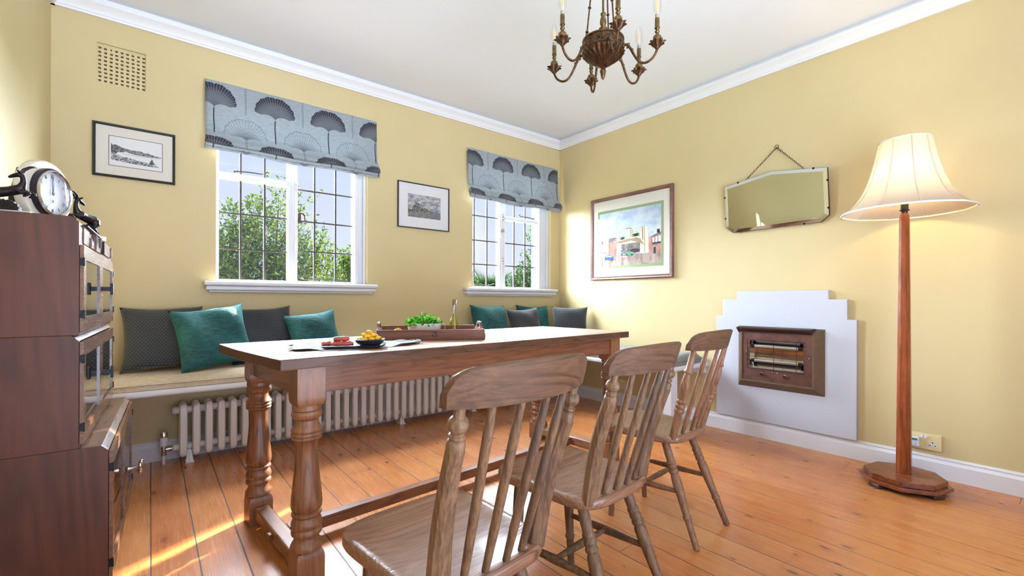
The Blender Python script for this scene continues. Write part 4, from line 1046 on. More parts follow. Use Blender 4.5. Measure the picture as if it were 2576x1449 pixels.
    for xk in xs:
        a = Vector((xk * .92, -.180 + .006 * (xk / .08) ** 2, zt - .008)); b = Vector((xk * 1.12, yb(xk * 1.12 / L), zb + .004)); M0 = along(a, b); Ln = (b - a).length
        m = MB(); m.lathe([(.0078, 0), (.0095, .25 * Ln), (.0100, .5 * Ln), (.0095, .8 * Ln), (.0095, .86 * Ln), (.0082, .88 * Ln), (.0075, Ln)], 12, M0); m.build('spindle', UP, t, smooth=40)
    # legs
    tops = {(-1, 1): (-.118, .118), (1, 1): (.118, .118), (-1, -1): (-.106, -.118), (1, -1): (.106, -.118)}
    feet = {(-1, 1): (-.140, .115), (1, 1): (.140, .115), (-1, -1): (-.143, -.272), (1, -1): (.143, -.272)}
    P = {}
    for k in tops:
        a = Vector((*feet[k], 0.0)); b = Vector((*tops[k], zt - th + .006)); M0 = along(a, b); Ln = (b - a).length; P[k] = (a, b); m = MB()
        if k[1] < 0: q = [(0, .0118), (.26, .0135), (.265, .0165), (.285, .0172), (.30, .0138), (.45, .0165), (.58, .0192), (.645, .0182), (.665, .0145), (.675, .0178), (.695, .0190), (.712, .0155), (.72, .0180), (.738, .0190), (.755, .0155), (.763, .0178), (.782, .0186), (.80, .0150), (.86, .0165), (1, .0140)]
        else: q = [(0, .0118), (.26, .0135), (.265, .0165), (.285, .0170), (.30, .0138), (.5, .0162), (.72, .0180), (.86, .0168), (1, .0140)]
        m.lathe([(r, f * Ln) for f, r in q], 16, M0); o = m.build('leg', UP, t, smooth=35)
    st = lambda a, b, n=None: None
    mids = []
    for s in (-1, 1):
        f1, f2 = .48, .50
        a = P[(s, 1)][0].lerp(P[(s, 1)][1], f1); b = P[(s, -1)][0].lerp(P[(s, -1)][1], f2); M0 = along(a, b); Ln = (b - a).length
        m = MB(); m.lathe([(.0075, 0), (.0125, .45 * Ln), (.0132, .5 * Ln), (.0125, .55 * Ln), (.0075, Ln)], 12, M0); m.build('side_stretcher', UP, t, smooth=40); mids.append(a.lerp(b, .5))
    a, b = mids; M0 = along(a, b); Ln = (b - a).length
    m = MB(); m.lathe([(.0075, 0), (.0125, .5 * Ln), (.0075, Ln)], 12, M0); m.build('cross_stretcher', UP, t, smooth=40)
    return t
chair('nearest wooden chair, its flat-posted back in front of the table', -2.795, -2.475, 'paddle', zs=1.015)
chair('middle wooden chair with ball-topped flat back posts', -2.270, -2.375, 'paddle')
chair('farthest wooden chair, with round ringed back posts, towards the fireplace', -1.578, -2.195, 'turned')
# ---------------------------------------------------------------- floor lamp
MAHO = wood('mahogany', (100, 42, 18), (142, 68, 32), (160, 84, 44), 'z', 1.4, .26, .4, .6, .08, seed=3)
MAHOY = wood('mahogany base', (92, 42, 22), (130, 64, 34), (150, 82, 48), 'y', 1.4, .26, .4, .6, .08, seed=9)
LP = (-.283, -2.817)
t = thing('floor_lamp', 'lit floor lamp with cream bell shade on a tapered wooden post, by the fireplace wall', 'lamp', (*LP, 0))
def octo(hx, hy, cx, cyy): return [(-hx, -cyy), (-cx, -hy), (cx, -hy), (hx, -cyy), (hx, cyy), (cx, hy), (-cx, hy), (-hx, cyy)]
RO = lambda r: [(r * math.cos(math.radians(8 + 45 * k)), r * math.sin(math.radians(8 + 45 * k))) for k in range(8)]
m = MB(); m.prism(RO(.186), .020, .038, 'z'); m.build('lower_base', MAHOY, t, bevel=.003)
m = MB(); m.prism(RO(.166), .038, .066, 'z'); m.build('upper_base', MAHOY, t, bevel=.003)
for q in (149, 239, 329, 59):
    m = MB(); m.box(.128, .178, -.030, .030, 0, .020, T=Matrix.Rotation(math.radians(q), 4, 'Z')); m.build('foot', pbr('dark wooden foot', (70, 46, 46), .35), t, bevel=.005)
m = MB(); R = []
for z, r in ((.066, .0330), (1.372, .0220), (1.390, .0195), (1.402, .0155)): R.append([(r * math.cos(2 * PI * k / 8 + PI / 8), r * math.sin(2 * PI * k / 8 + PI / 8), z) for k in range(8)])
m.rings(R); m.build('post', MAHO, t, smooth=20)
m = MB(); m.lathe([(.009, 1.398), (.013, 1.404), (.013, 1.412), (.021, 1.416), (.021, 1.420), (.016, 1.422), (.016, 1.45), (.013, 1.455)], 16); m.build('bulb_holder', pbr('black bakelite', (30, 26, 24), .35), t, smooth=40)
m = MB(); m.lathe([(.013, 1.45), (.015, 1.465), (.028, 1.50), (.030, 1.525), (.022, 1.55), (.002, 1.558)], 16); m.build('bulb', pbr('lit bulb', (255, 214, 150), .5, emit=((255, 206, 140), 5)), t, smooth=60)
def shademat():
    mm, nt, b = newmat('cream shade fabric'); w = noise(nt, objvec(nt, (500, 500, 300)), 1.0, 2)
    c = nmix(nt, w.step(.3, .7), lin((204, 190, 168)), lin((220, 207, 186)))
    nt.links.new(c, b.inputs['Base Color']); b.inputs['Roughness'].default_value = .8
    tr = nt.nodes.new('ShaderNodeBsdfTranslucent'); nt.links.new(c, tr.inputs[0]); mx = nt.nodes.new('ShaderNodeMixShader'); mx.inputs[0].default_value = .35
    nt.links.new(b.outputs[0], mx.inputs[1]); nt.links.new(tr.outputs[0], mx.inputs[2]); nt.links.new(mx.outputs[0], nt.nodes['Material Output'].inputs[0]); return mm
SP_ = [(0, .268), (.06, .240), (.15, .208), (.28, .178), (.45, .152), (.62, .134), (.8, .120), (1, .108)]
SZ0, SZ1, NP_ = 1.412, 1.774, 10
def srad(f):
    for (a, r1), (b, r2) in zip(SP_, SP_[1:]):
        if f <= b: return r1 + (r2 - r1) * (f - a) / (b - a)
    return SP_[-1][1]
def sp3(f, th, off=0):
    ph = (th + .2) % (2 * PI / NP_) - PI / NP_; k = math.cos(PI / NP_) / math.cos(ph)
    r = (srad(f) + off) * (1 - .4 * (1 - k)); return (r * math.cos(th), r * math.sin(th), SZ0 + (SZ1 - SZ0) * f)
m = MB(); m.grid(lambda a, b: sp3(b, 2 * PI * a), 80, 28); shade = m.build('lamp_shade', shademat(), t, smooth=60, fix=False)
TRIM = pbr('shade trim', (206, 188, 166), .8)
m = MB()
for k in range(NP_):
    th = 2 * PI * k / NP_ - .2
    m.tube([sp3(q / 16, th, .001) for q in range(17)], .0028, 6)
m.each('rib_tape', TRIM, shade, smooth=60)
m = MB()
for f, r in ((0, .0050), (1, .0042)): m.tube([sp3(f, 2 * PI * q / 60) for q in range(61)], r, 6, cap=False)
m.each('edge_piping', pbr('shade piping', (226, 216, 200), .8), shade, smooth=60)
m = MB()
for k in range(3):
    a = 2 * PI * k / 3; m.tube([(.014 * math.cos(a), .014 * math.sin(a), 1.445), (.10 * math.cos(a), .10 * math.sin(a), 1.70)], .0018, 5)
m.build('shade_carrier', MT['black'], shade, smooth=60)
ld = bpy.data.lights.new('lamp_light', 'POINT'); ld.energy = 5.5; ld.color = (1.0, .72, .40); ld.shadow_soft_size = .035
lo = bpy.data.objects.new('lamp_light', ld); COL.objects.link(lo); lo.parent = t; lo.location = (0, 0, 1.585)

# ---------------------------------------------------------------- chandelier
def brassmat(name, d, l, rough=.42):
    mm, nt, b = newmat(name); n = noise(nt, objvec(nt), 60, 4, .6)
    nt.links.new(nmix(nt, n.step(.35, .65), lin(d), lin(l)), b.inputs['Base Color']); b.inputs['Metallic'].default_value = .75; b.inputs['Roughness'].default_value = rough
    bump(nt, b, n, .3, .002); return mm
BR, BRD, BRL = brassmat('aged bronze', (62, 42, 26), (104, 74, 44)), brassmat('carved dark bronze', (44, 28, 18), (96, 64, 40)), brassmat('worn brass', (84, 66, 34), (124, 98, 56), .35)
CC = (-1.769, -2.074)
t = thing('chandelier', 'ornate bronze chandelier with six curved candle arms hanging from the ceiling', 'chandelier', (*CC, ZC))
T0 = Matrix.Translation((0, 0, -ZC))
R = []; n = 96
for z, r, fl in ((1.974, .014, 0), (1.980, .022, .03), (1.990, .036, .07), (2.004, .054, .08), (2.018, .072, .08), (2.030, .085, .06), (2.038, .0925, .04), (2.042, .090, 0)):
    R.append([((r * (1 + fl * math.cos(24 * a + z * 60))) * math.cos(a), (r * (1 + fl * math.cos(24 * a + z * 60))) * math.sin(a), z) for a in (2 * PI * k / n for k in range(n))])
m = MB(); m.rings(R, T=T0); m.build('fluted_bowl', BRD, t, smooth=60)
m = MB(); m.lathe([(.088, 2.042), (.0905, 2.044), (.0905, 2.048), (.087, 2.050), (.087, 2.084), (.091, 2.086), (.091, 2.092), (.084, 2.094), (.02, 2.10)], 48, T0); band = m.build('band', BR, t, smooth=35)
m = MB()
for k in range(12):
    a = 2 * PI * k / 12
    for (da, z, r) in ((0, 2.067, .009), (.14, 2.074, .006), (.14, 2.060, .006), (-.12, 2.070, .005), (.26, 2.067, .004), (.07, 2.078, .0035), (-.08, 2.056, .004), (.20, 2.058, .0035), (-.2, 2.076, .0035)):
        m.sphere((.087 * math.cos(a + da), .087 * math.sin(a + da), z), r, 8, T=T0, sc3=(.6, .6, 1))
m.build('leaf_relief', BRD, band, smooth=60)
m = MB(); m.lathe([(.012, 1.976), (.013, 1.972), (.008, 1.968), (.012, 1.962), (.0135, 1.956), (.011, 1.950), (.0105, 1.944), (.008, 1.930), (.002, 1.921)], 16, T0); m.build('finial', BR, t, smooth=40)
m = MB(); m.lathe([(.0205, 2.094), (.0165, 2.12), (.0155, 2.135), (.0185, 2.140), (.0185, 2.146), (.012, 2.150), (.008, 2.152), (.012, 2.162), (.0145, 2.172), (.013, 2.186), (.008, 2.198), (.0115, 2.206), (.0115, 2.212), (.005, 2.218), (.0045, 2.50)], 18, T0); m.build('central_stem', BRL, t, smooth=40)
m = MB(); m.lathe([(.03, 2.50), (.05, 2.53), (.055, 2.58), (.055, 2.60)], 24, T0); m.build('ceiling_rose', BR, t, smooth=40)
al0 = [-87, -27, 33, 93, 153, 213]
Rw, Fw = Vector((.783, -.622, 0)), Vector((.622, .783, 0))
for k in range(3):
    a = math.radians(178 + 120 * k); d = Rw * math.cos(a) + Fw * math.sin(a)
    p0, p1 = d * .074 + Vector((0, 0, 2.094)), d * .030 + Vector((0, 0, 2.53)); v_ = (p1 - p0)
    m = MB(); m.tube([p0 + v_ * .07, p1], .0034, 8, T=T0)
    for f in (.085, .33, .56): m.lathe([(.0035, -.004), (.0075, -.002), (.0075, .002), (.0035, .004)], 10, T0 @ along(p0 + v_ * f, p1))
    m.build('suspension_rod', BR, t, smooth=40)
    m = MB()
    for q in range(2): m.tube([p0 + v_ * (.012 + q * .03) + Vector((.006 * math.cos(2 * PI * w / 10) * (1 if q else 0), .006 * math.cos(2 * PI * w / 10) * (0 if q else 1), .010 * math.sin(2 * PI * w / 10))) for w in range(11)], .0018, 5, T=T0, cap=False)
    m.build('hook', BRD, t, smooth=60)
GLB = glassmat('clear bulb glass', (.97, .97, .97, 1), 1.0)
FIL = pbr('bulb filament', (255, 190, 100), .5, emit=((255, 184, 96), .5))
ang = [math.radians(a) for a in al0]
# one arm, then copies
AL = Vector((1, 0, 0))
def P2(r, z): return Vector((r, 0, z))
ctrl = [(.086, 2.046), (.098, 2.050), (.110, 2.044), (.124, 2.020), (.140, 1.988), (.158, 1.963), (.178, 1.953), (.198, 1.957), (.215, 1.970), (.226, 1.988), (.230, 2.002)]
def spline(pts, n=5):
    out = []; P = [pts[0]] + list(pts) + [pts[-1]]
    for i in range(1, len(P) - 2):
        for q in range(n):
            u = q / n; a, b, c, d = (Vector(P[j]) for j in (i - 1, i, i + 1, i + 2))
            out.append(.5 * ((2 * b) + (c - a) * u + (2 * a - 5 * b + 4 * c - d) * u * u + (3 * b - a - 3 * c + d) * u ** 3))
    return out + [Vector(P[-1])]
_cs = spline([P2(*p) for p in ctrl]); m = MB(); m.tube(_cs, [.0065 - .0015 * min(1, k / 20) for k in range(len(_cs))], 12, T=T0)
for (r, z) in ((.112, 2.050), (.106, 2.036), (.128, 2.022)): m.sphere((r, 0, z), .005, 8, T=T0)
arm = m.build('arm', BR, t, smooth=50)
TB = T0 @ Matrix.Translation((.230, 0, 0))
R = []
for z, r, fl in ((1.998, .006, 0), (2.004, .010, .05), (2.012, .016, .12), (2.020, .022, .16), (2.025, .029, .22), (2.028, .030, .2), (2.027, .022, .1), (2.024, .012, 0)):
    R.append([(r * (1 + fl * math.cos(8 * a)) * math.cos(a), r * (1 + fl * math.cos(8 * a)) * math.sin(a), z) for a in (2 * PI * k / 40 for k in range(40))])
m = MB(); m.rings(R, T=TB); m.build('drip_pan', BRD, arm, smooth=50)
m = MB(); m.lathe([(.012, 2.024), (.0165, 2.028), (.0175, 2.040), (.0165, 2.050), (.011, 2.056), (.0065, 2.060), (.0055, 2.064), (.009, 2.068), (.0095, 2.073), (.006, 2.078), (.0078, 2.082), (.011, 2.085), (.011, 2.088), (.0095, 2.090), (.0095, 2.124), (.009, 2.127)], 16, TB); m.build('candle_tube', BRL, arm, smooth=40)
m = MB(); m.lathe([(.008, 2.126), (.0085, 2.128), (.0085, 2.141), (.007, 2.142)], 14, TB); m.build('bulb_collar', pbr('white collar', (150, 142, 126), .5), arm, smooth=40)
m = MB(); m.lathe([(.0075, 2.141), (.010, 2.148), (.0155, 2.163), (.0175, 2.178), (.0165, 2.196), (.012, 2.214), (.006, 2.228), (.001, 2.234)], 18, TB); gl = m.build('candle_bulb', GLB, arm, smooth=60)
m = MB()
for k in range(4):
    a = PI / 2 * k; m.tube([(.004 * math.cos(a), .004 * math.sin(a), 2.160), (.0055 * math.cos(a), .0055 * math.sin(a), 2.200)], .0010, 5, T=TB)
m.build('filament', FIL, gl)
Rz0 = math.atan2(Rw.y, Rw.x)
for k, a in enumerate(ang):
    o = arm if k == 0 else copy_tree(arm, t)
    o.rotation_euler = (0, 0, Rz0 + a)

# ---------------------------------------------------------------- sectional cabinet
WAL = wood('walnut veneer', (60, 26, 15), (88, 42, 25), (102, 54, 35), 'z', .9, .42, .0, .9, .06, seed=14)
WALF = wood('walnut front', (92, 58, 40), (112, 74, 52), (122, 84, 60), 'y', .7, .26, .4, .5, .04, seed=18, grain=.12)
WALT = wood('walnut top', (74, 52, 40), (106, 76, 56), (122, 92, 70), 'y', 1.2, .3, .3, .7, .06, seed=21)
CY0, CY1 = -1.545, -.700
def section(name, label, xb, xf, z0, z1, frieze, handle, base=0):
    yc = (CY0 + CY1) / 2; t = thing(name, label, 'cabinet', (xb + .0125, yc, z0), -math.radians(1.7)); L = CY1 - CY0; D = xf - xb; H = z1 - z0
    w = .018
    m = MB()
    ch = .016
    sp = [(0, base), (D, base), (D, H - ch), (D - ch, H), (0, H)]
    for (a, b) in ((-L / 2, -L / 2 + w), (L / 2 - w, L / 2)): m.prism(sp, a, b, 'y')
    m.each('side_panel', WAL, t, bevel=.0015)
    m = MB(); m.prism([(.002, H - w), (D, H - w), (D, H - ch), (D - ch, H), (.002, H)], -L / 2 + w, L / 2 - w, 'y'); m.build('top_board', WALT, t, bevel=.0015)
    m = MB(); m.box(.002, D - .002, -L / 2 + w, L / 2 - w, base, base + w); m.box(0, .008, -L / 2 + w, L / 2 - w, base + w, H - w); m.build('carcass', WAL, t)
    dz1 = H - w - frieze - .002; dz0 = base + .012
    if frieze:
        m = MB(); m.box(D - .016, D, -L / 2 + w, L / 2 - w, dz1 + .002, H - w); f = m.build('frieze', WALF, t)
        m = MB(); fz0, fz1 = dz1 + .008, H - .020
        seq = [(-.36, -.25, .0, 1.0, .004), (-.25, -.245, .0, .55, .010), (-.245, -.15, .0, .5, .006), (-.15, -.142, 0, 1, .012), (-.142, -.03, .45, 1, .005), (-.03, -.022, .3, 1, .012), (-.142, -.03, 0, .4, .007), (-.022, .05, 0, 1, .004), (.05, .056, .1, .9, .009), (.056, .34, .12, .92, .006), (.34, .348, .1, .95, .011)]
        for (a, b, c, d, h) in seq: m.box(D, D + h, a, b, fz0 + (fz1 - fz0) * c, fz0 + (fz1 - fz0) * d)
        m.each('relief_moulding', WALF, f, bevel=.0008)
        m = MB()
        for (a, b, c, d) in ((-.37, -.05, .97, 1.03), (-.147, -.144, .4, 1), (-.026, -.024, .3, 1), (.05, .052, 0, .9)): m.box(D + .0005, D + .0135, a, b, fz0 + (fz1 - fz0) * c, fz0 + (fz1 - fz0) * d)
        m.each('ebony_inlay', MT['black'], f)
    for s in (-1, 1):
        a, b = (-L / 2 + .006, -.002) if s < 0 else (.002, L / 2 - .006)
        d = MB(); st = .042
        holed(d, 'y', a, b, dz0, dz1, D + .001, D + .010, [(a + st, b - st, dz0 + st, dz1 - st)])
        door = d.build('door', WALF, t, bevel=.0025)
        m = MB(); m.box(D + .004, D + .006, a + st - .004, b - st + .004, dz0 + st - .004, dz1 - st + .004); m.build('pane', MT['cabglass'], door)
        hy = a - .002 if s < 0 else b + .002
        for zz in (dz0 + .05, dz1 - .05):
            m = MB(); m.box(D + .0, D + .011, hy - .003, hy + .003, zz - .011, zz + .011); m.tube([(D + .010, hy, zz - .013), (D + .010, hy, zz + .013)], .003, 8); m.build('hinge', MT['black'], door)
        if s > 0 or handle != 'tbar':
            hy = a + .020; zz = (dz0 + dz1) / 2 + .005
            if handle == 'tbar':
                m = MB(); m.box(D + .010, D + .034, hy - .006, hy + .006, zz - .008, zz + .008); m.box(D + .034, D + .042, hy - .014, hy + .014, zz - .022, zz + .022); m.build('handle', MT['black'], door, bevel=.001)
            elif s > 0:
                m = MB(); m.tube([(D + .019, hy, zz), (D + .045, hy, zz), (D + .052, hy, zz)], [.007, .006, .010], 10); m.sphere((D + .056, hy, zz + .004), .014, 10, sc3=(.6, .8, 1.5)); m.sphere((D + .056, hy + .006, zz - .016), .010, 8); m.sphere((D + .060, hy - .006, zz + .022), .008, 8)
                m.build('handle', MT['chrome'], door, smooth=60)
    if base:
        for (a, b) in ((D - .04, -L / 2 + .04), (D - .04, L / 2 - .04), (.04, -L / 2 + .04), (.04, L / 2 - .04)):
            m = MB(); m.box(a - .02, a + .02, b - .02, b + .02, 0, base); m.build('foot', WAL, t, bevel=.002)
    return t
XB = XW + .022
section('bookcase_section', 'lowest and deepest unit of the walnut glass-door bookcase by the left wall', XB, -3.424, 0, .508, 0, 'knob', base=.085)
section('bookcase_section', 'middle unit of the stacked walnut bookcase, with black handle and glass doors', XB, -3.490, .508, .842, 0, 'tbar')
section('bookcase_section', 'topmost walnut bookcase unit with carved frieze, under the clock', XB, -3.490, .842, 1.192, .062, 'tbar')
ZT = 1.192
# clock
MARB = pbr('cream onyx', (226, 214, 196), .3, coat=.3, var=.08, vscale=14)
ca = math.radians(-26); t = thing('mantel_clock', 'round cream stone clock with silver dial on top of the bookcase', 'clock', (-3.622, -1.175, ZT), ca)
TY = Matrix.Translation((0, 0, .118)) @ Matrix.Rotation(PI / 2, 4, 'Y')
m = MB(); m.lathe([(.104, -.004), (.110, .002), (.110, .020), (.106, .026), (.080, .028)], 56, TY); m.build('case', MARB, t, smooth=35)
m = MB(); m.box(-.030, .034, -.075, .075, 0, .022); m.build('base', MARB, t, bevel=.003)
m = MB(); m.prism([(-.055, 0), (-.003, 0), (-.003, .19), (-.025, .19), (-.046, .10)], -.06, .06, 'y'); m.build('back_housing', pbr('black stone', (24, 24, 30), .2, coat=.4), t, bevel=.003)
m = MB(); m.lathe([(.084, .027), (.084, .040), (.078, .043), (.078, .027)], 48, TY, cap=False); m.build('dial_surround', pbr('black bezel', (30, 26, 34), .25, .3), t, smooth=35)
m = MB(); m.lathe([(.078, .028), (.078, .047), (.073, .050), (.070, .046), (.070, .036)], 48, TY, cap=False); m.build('chrome_bezel', MT['chrome'], t, smooth=35)
m = MB(); m.lathe([(.0705, .034), (.0705, .036), (0, .036)], 48, TY); dial = m.build('dial', pbr('silvered dial', (222, 224, 230), .3), t, smooth=30)
m = MB()
NUM = ['XII', 'I', 'II', 'III', 'IIII', 'V', 'VI', 'VII', 'VIII', 'IX', 'X', 'XI']
for k, s in enumerate(NUM):
    a = 2 * PI * k / 12; wd = .0042; x0 = -(len(s) - 1) * wd / 2
    for q, chh in enumerate(s):
        o_ = x0 + q * wd
        sg = {'I': [((0, -.006), (0, .006))], 'V': [((-.002, .006), (0, -.006)), ((.002, .006), (0, -.006))], 'X': [((-.002, .006), (.002, -.006)), ((.002, .006), (-.002, -.006))]}[chh]
        for (p, q2) in sg:
            def W(p_):
                u, v_ = p_[0] + o_, p_[1] + .058
                return (.0366, -(-u * math.cos(a) - v_ * math.sin(a)) * 1.0, .118 + v_ * math.cos(a) - u * math.sin(a))
            m.tube([W(p), W(q2)], .0006, 4)
m.build('numeral', pbr('dial ink', (34, 36, 50), .5), dial)
m = MB(); m.box(.0375, .0385, -.0016, .0016, .116, .172); m.box(.0378, .0388, -.002, .004, .112, .156); m.lathe([(.005, 0), (.005, .003)], 12, TR((.0375, 0, .118), ry=PI / 2)); m.lathe([(.0045, 0), (.0045, .001)], 12, TR((.037, 0, .092), ry=PI / 2)); m.build('hand', pbr('blued hand', (36, 44, 74), .3, .6), dial)
m = MB(); m.lathe([(.070, .045), (.045, .048), (.02, .0495), (0, .05)], 40, TY); m.build('dial_glass', MT['picglass'], t, smooth=60)
# antelope statuettes
SPEL = pbr('bronzed spelter', (52, 46, 50), .28, .85, var=.25, vscale=30)
def antelope(label, loc, rz, s=1.0, mir=1):
    t = thing('antelope_statuette', label, 'statuette', loc, rz); t.scale = (s, s * mir, s)
    m = MB(); m.box(-.060, .060, -.028, .028, 0, .018); m.build('marble_base', pbr('white marble', (236, 232, 226), .25, coat=.3), t, bevel=.002)
    # leaping antelope with its head turned back: x forward
    m = MB()
    m.tube([(-.052, 0, .070), (-.046, 0, .073), (-.034, 0, .077), (-.016, 0, .078), (.004, 0, .083), (.022, 0, .090), (.032, 0, .100), (.036, 0, .114), (.036, 0, .128), (.032, 0, .139), (.026, 0, .142)],
           [.004, .013, .0175, .0165, .0155, .0165, .0125, .0085, .0070, .0075, .006], 14)
    m.tube([(.036, 0, .139), (.026, 0, .141), (.014, 0, .136), (.004, 0, .130), (.001, 0, .1285)], [.005, .0085, .0065, .0045, .0030], 12)
    for sd in (-1, 1):
        y = sd * .010
        m.tube([(-.036, y * .6, .074), (-.034, y * 1.1, .060), (-.022, y * 1.2, .048), (-.020, y * 1.2, .046)], [.015, .0115, .0070, .0062], 10)
        m.tube([(-.020, y * 1.2, .047), (-.036, y * 1.2, .034), (-.038, y * 1.2, .031)], [.0062, .0042, .0038], 8)
        m.tube([(-.038, y * 1.2, .032), (-.022, y * 1.2, .026), (-.014, y * 1.2, .024)], [.0042, .0036, .0032], 8)
        dx = .004 * sd
        m.tube([(.022, y * .7, .088), (.038 + dx, y, .082), (.055 + dx, y, .084)], [.0105, .0072, .0052], 10)
        m.tube([(.055 + dx, y, .084), (.058 + dx, y, .078), (.046 + dx, y, .070), (.042 + dx, y, .069)], [.0052, .0046, .0038, .0034], 8)
        m.tube([(.030, sd * .005, .145), (.028, sd * .015, .150), (.026, sd * .019, .152)], [.0030, .0036, .0012], 6)
        m.tube([(.031, sd * .004, .144), (.038, sd * .005, .158), (.052, sd * .006, .168), (.068, sd * .007, .171)], [.0046, .0040, .0028, .0012], 8)
    m.tube([(-.050, 0, .078), (-.058, 0, .084), (-.062, 0, .080)], [.0045, .0042, .002], 8)
    m.build('body', SPEL, t, smooth=180, mods=[('REMESH', dict(mode='VOXEL', voxel_size=.0014, use_smooth_shade=True)), ('SMOOTH', dict(factor=.5, iterations=4))])
    m = MB(); R = []
    for k in range(9):
        a = PI * k / 8
    for rr, y0 in ((.036, .016), (.027, .019), (.018, .021)):
        for k in range(11):
            a = PI * k / 10; m.sphere((-.008 + rr * math.cos(a), 0, .018 + rr * math.sin(a) * .95), .0055, 6, sc3=(1, y0 / .0055, 1))
    m.prism([(-.046, .018), (.030, .018), (.026, .038), (.010, .052), (-.026, .052), (-.042, .038)], -.013, .013, 'y')
    m.build('fluted_wave', SPEL, t, smooth=60)
    return t
antelope('dark leaping antelope figure on pale base, left of the clock at the picture edge', (-3.655, -1.420, ZT), math.radians(-8), .90)
antelope('dark antelope figure on white base at the far end of the bookcase top', (-3.535, -.860, ZT), math.radians(232), 1.08)
# ---------------------------------------------------------------- things on the table
tz = TZ
# crumpled grey linen cloth
t = thing('linen_cloth', 'crumpled pale grey-blue linen cloth under the dark serving plate', 'cloth', (-2.67, -1.50, tz))
c4 = [(-2.850, -1.300), (-2.935, -1.600), (-2.420, -1.625), (-2.395, -1.490)]
rnd = random.Random(3); ph = [rnd.uniform(0, 6) for _ in range(8)]
def fn(a, b):
    p = [c4[0][k] * (1 - a) * (1 - b) + c4[1][k] * (1 - a) * b + c4[3][k] * a * (1 - b) + c4[2][k] * a * b for k in (0, 1)]
    e = min(a, 1 - a, b, 1 - b); jag = .010 * math.sin(a * 40 + b * 33) * max(0, 1 - e * 14)
    x, y = p[0] + jag + .006 * math.sin(b * 9 + ph[0]), p[1] + jag * .7 + .006 * math.sin(a * 8 + ph[1])
    near = max(0, 1 - (((x + 2.71) / .15) ** 2 + ((y + 1.635) / .11) ** 2) * .8)
    y -= .085 * math.sin(PI * a) * b * b
    h = .002 + .0025 * math.sin(a * 13 + b * 5 + ph[2]) + .004 * math.sin(b * 17 - a * 7 + ph[3]) + .0035 * math.sin(a * 29 + ph[4]) * math.sin(b * 21 + ph[5]) + .007 * max(0, math.sin(a * 6.2 + b * 2.5 + ph[6])) ** 4
    h = max(.001, h) * (1 - min(1, near * 1.6)) + .0015
    return (x + 2.67, y + 1.50, h)
m = MB(); m.grid(fn, 54, 54); m.build('woven_cloth', linen('slate blue linen', (176, 188, 198), (224, 229, 232)), t, smooth=80, mods=[('SOLIDIFY', dict(thickness=.0012, offset=1))])
# dark plate and its food
SLATE = pbr('dark blue stoneware', (34, 40, 54), .28, coat=.3)
pr = math.radians(-24); t = thing('serving_plate', 'dark rectangular serving plate on the grey cloth', 'plate', (-2.712, -1.640, tz + .0028), pr)
m = MB(); O = lambda hx, hy, z, r=.012: [(sx * (hx - r) + r * math.cos(a), sy * (hy - r) + r * math.sin(a), z) for (sx, sy, a0) in ((1, 1, 0), (-1, 1, PI / 2), (-1, -1, PI), (1, -1, 3 * PI / 2)) for a in (a0, a0 + PI / 4, a0 + PI / 2)]
m.rings([O(.098, .046, 0), O(.100, .048, .002), O(.119, .060, .012), O(.117, .058, .0125), O(.102, .048, .006), O(.02, .01, .005, .004)]); m.build('dish', SLATE, t, smooth=40)
HAM = pbr('cured ham', (176, 74, 58), .35, var=.35, vscale=60, bmp=.3, bscale=120)
def roll(label, lx, ly, lz, rot, L, r, seed):
    c, s = math.cos(pr), math.sin(pr); x, y = -2.712 + lx * c - ly * s, -1.640 + lx * s + ly * c
    t = thing('ham_roll', label, 'ham', (x, y, lz), pr + rot); rnd = random.Random(seed); m = MB(); R = []
    N = 12
    for k in range(N + 1):
        f = k / N; rr = r * (1 + .12 * math.sin(f * 17 + seed)) * (.75 if k in (0, N) else 1)
        R.append([(L * (f - .5), rr * math.cos(2 * PI * q / 14) * (1 + .08 * math.sin(q * 2.3 + k)), r * .92 + rr * math.sin(2 * PI * q / 14) * .92) for q in range(14)])
    m.rings(R); m.build('rolled_slice', HAM, t, smooth=60)
    m = MB()
    for e in (-1, 1):
        for q in range(2): m.tube([(e * L * .5, r * (.35 + .3 * q) * math.cos(2 * PI * w / 12), r * .92 + r * (.35 + .3 * q) * math.sin(2 * PI * w / 12)) for w in range(13)], .0011, 5, cap=False)
    m.build('fat_edge', pbr('ham fat', (226, 168, 142), .4), t, smooth=60)
zp = tz + .009
roll('pink cured ham roll at the left end of the dark plate', -.086, .012, zp, .5, .060, .0105, 1)
roll('pink cured ham roll lying along the front of the dark plate', -.040, -.008, zp, .08, .080, .0098, 2)
roll('pink cured ham roll stacked on top of the other ham rolls', -.045, .008, zp + .0185, .15, .056, .0100, 3)
roll('pink cured ham roll at the back of the dark plate', -.042, .030, zp, -.1, .064, .0100, 4)
lx, ly = .060, .004; c, s = math.cos(pr), math.sin(pr); bx, by = -2.712 + lx * c - ly * s, -1.640 + lx * s + ly * c
t = thing('dark_bowl', 'small dark bowl of golden vegetables on the serving plate', 'bowl', (bx, by, tz + .0085))
m = MB(); m.lathe([(.034, 0), (.037, .001), (.050, .012), (.0575, .026), (.0560, .0265), (.047, .014), (.034, .006), (0, .005)], 32); m.build('bowl_body', SLATE, t, smooth=50)
GOLD = pbr('golden cauliflower', (224, 168, 28), .45, var=.22, vscale=45, bmp=.4, bscale=160)
rnd = random.Random(5); k = 0
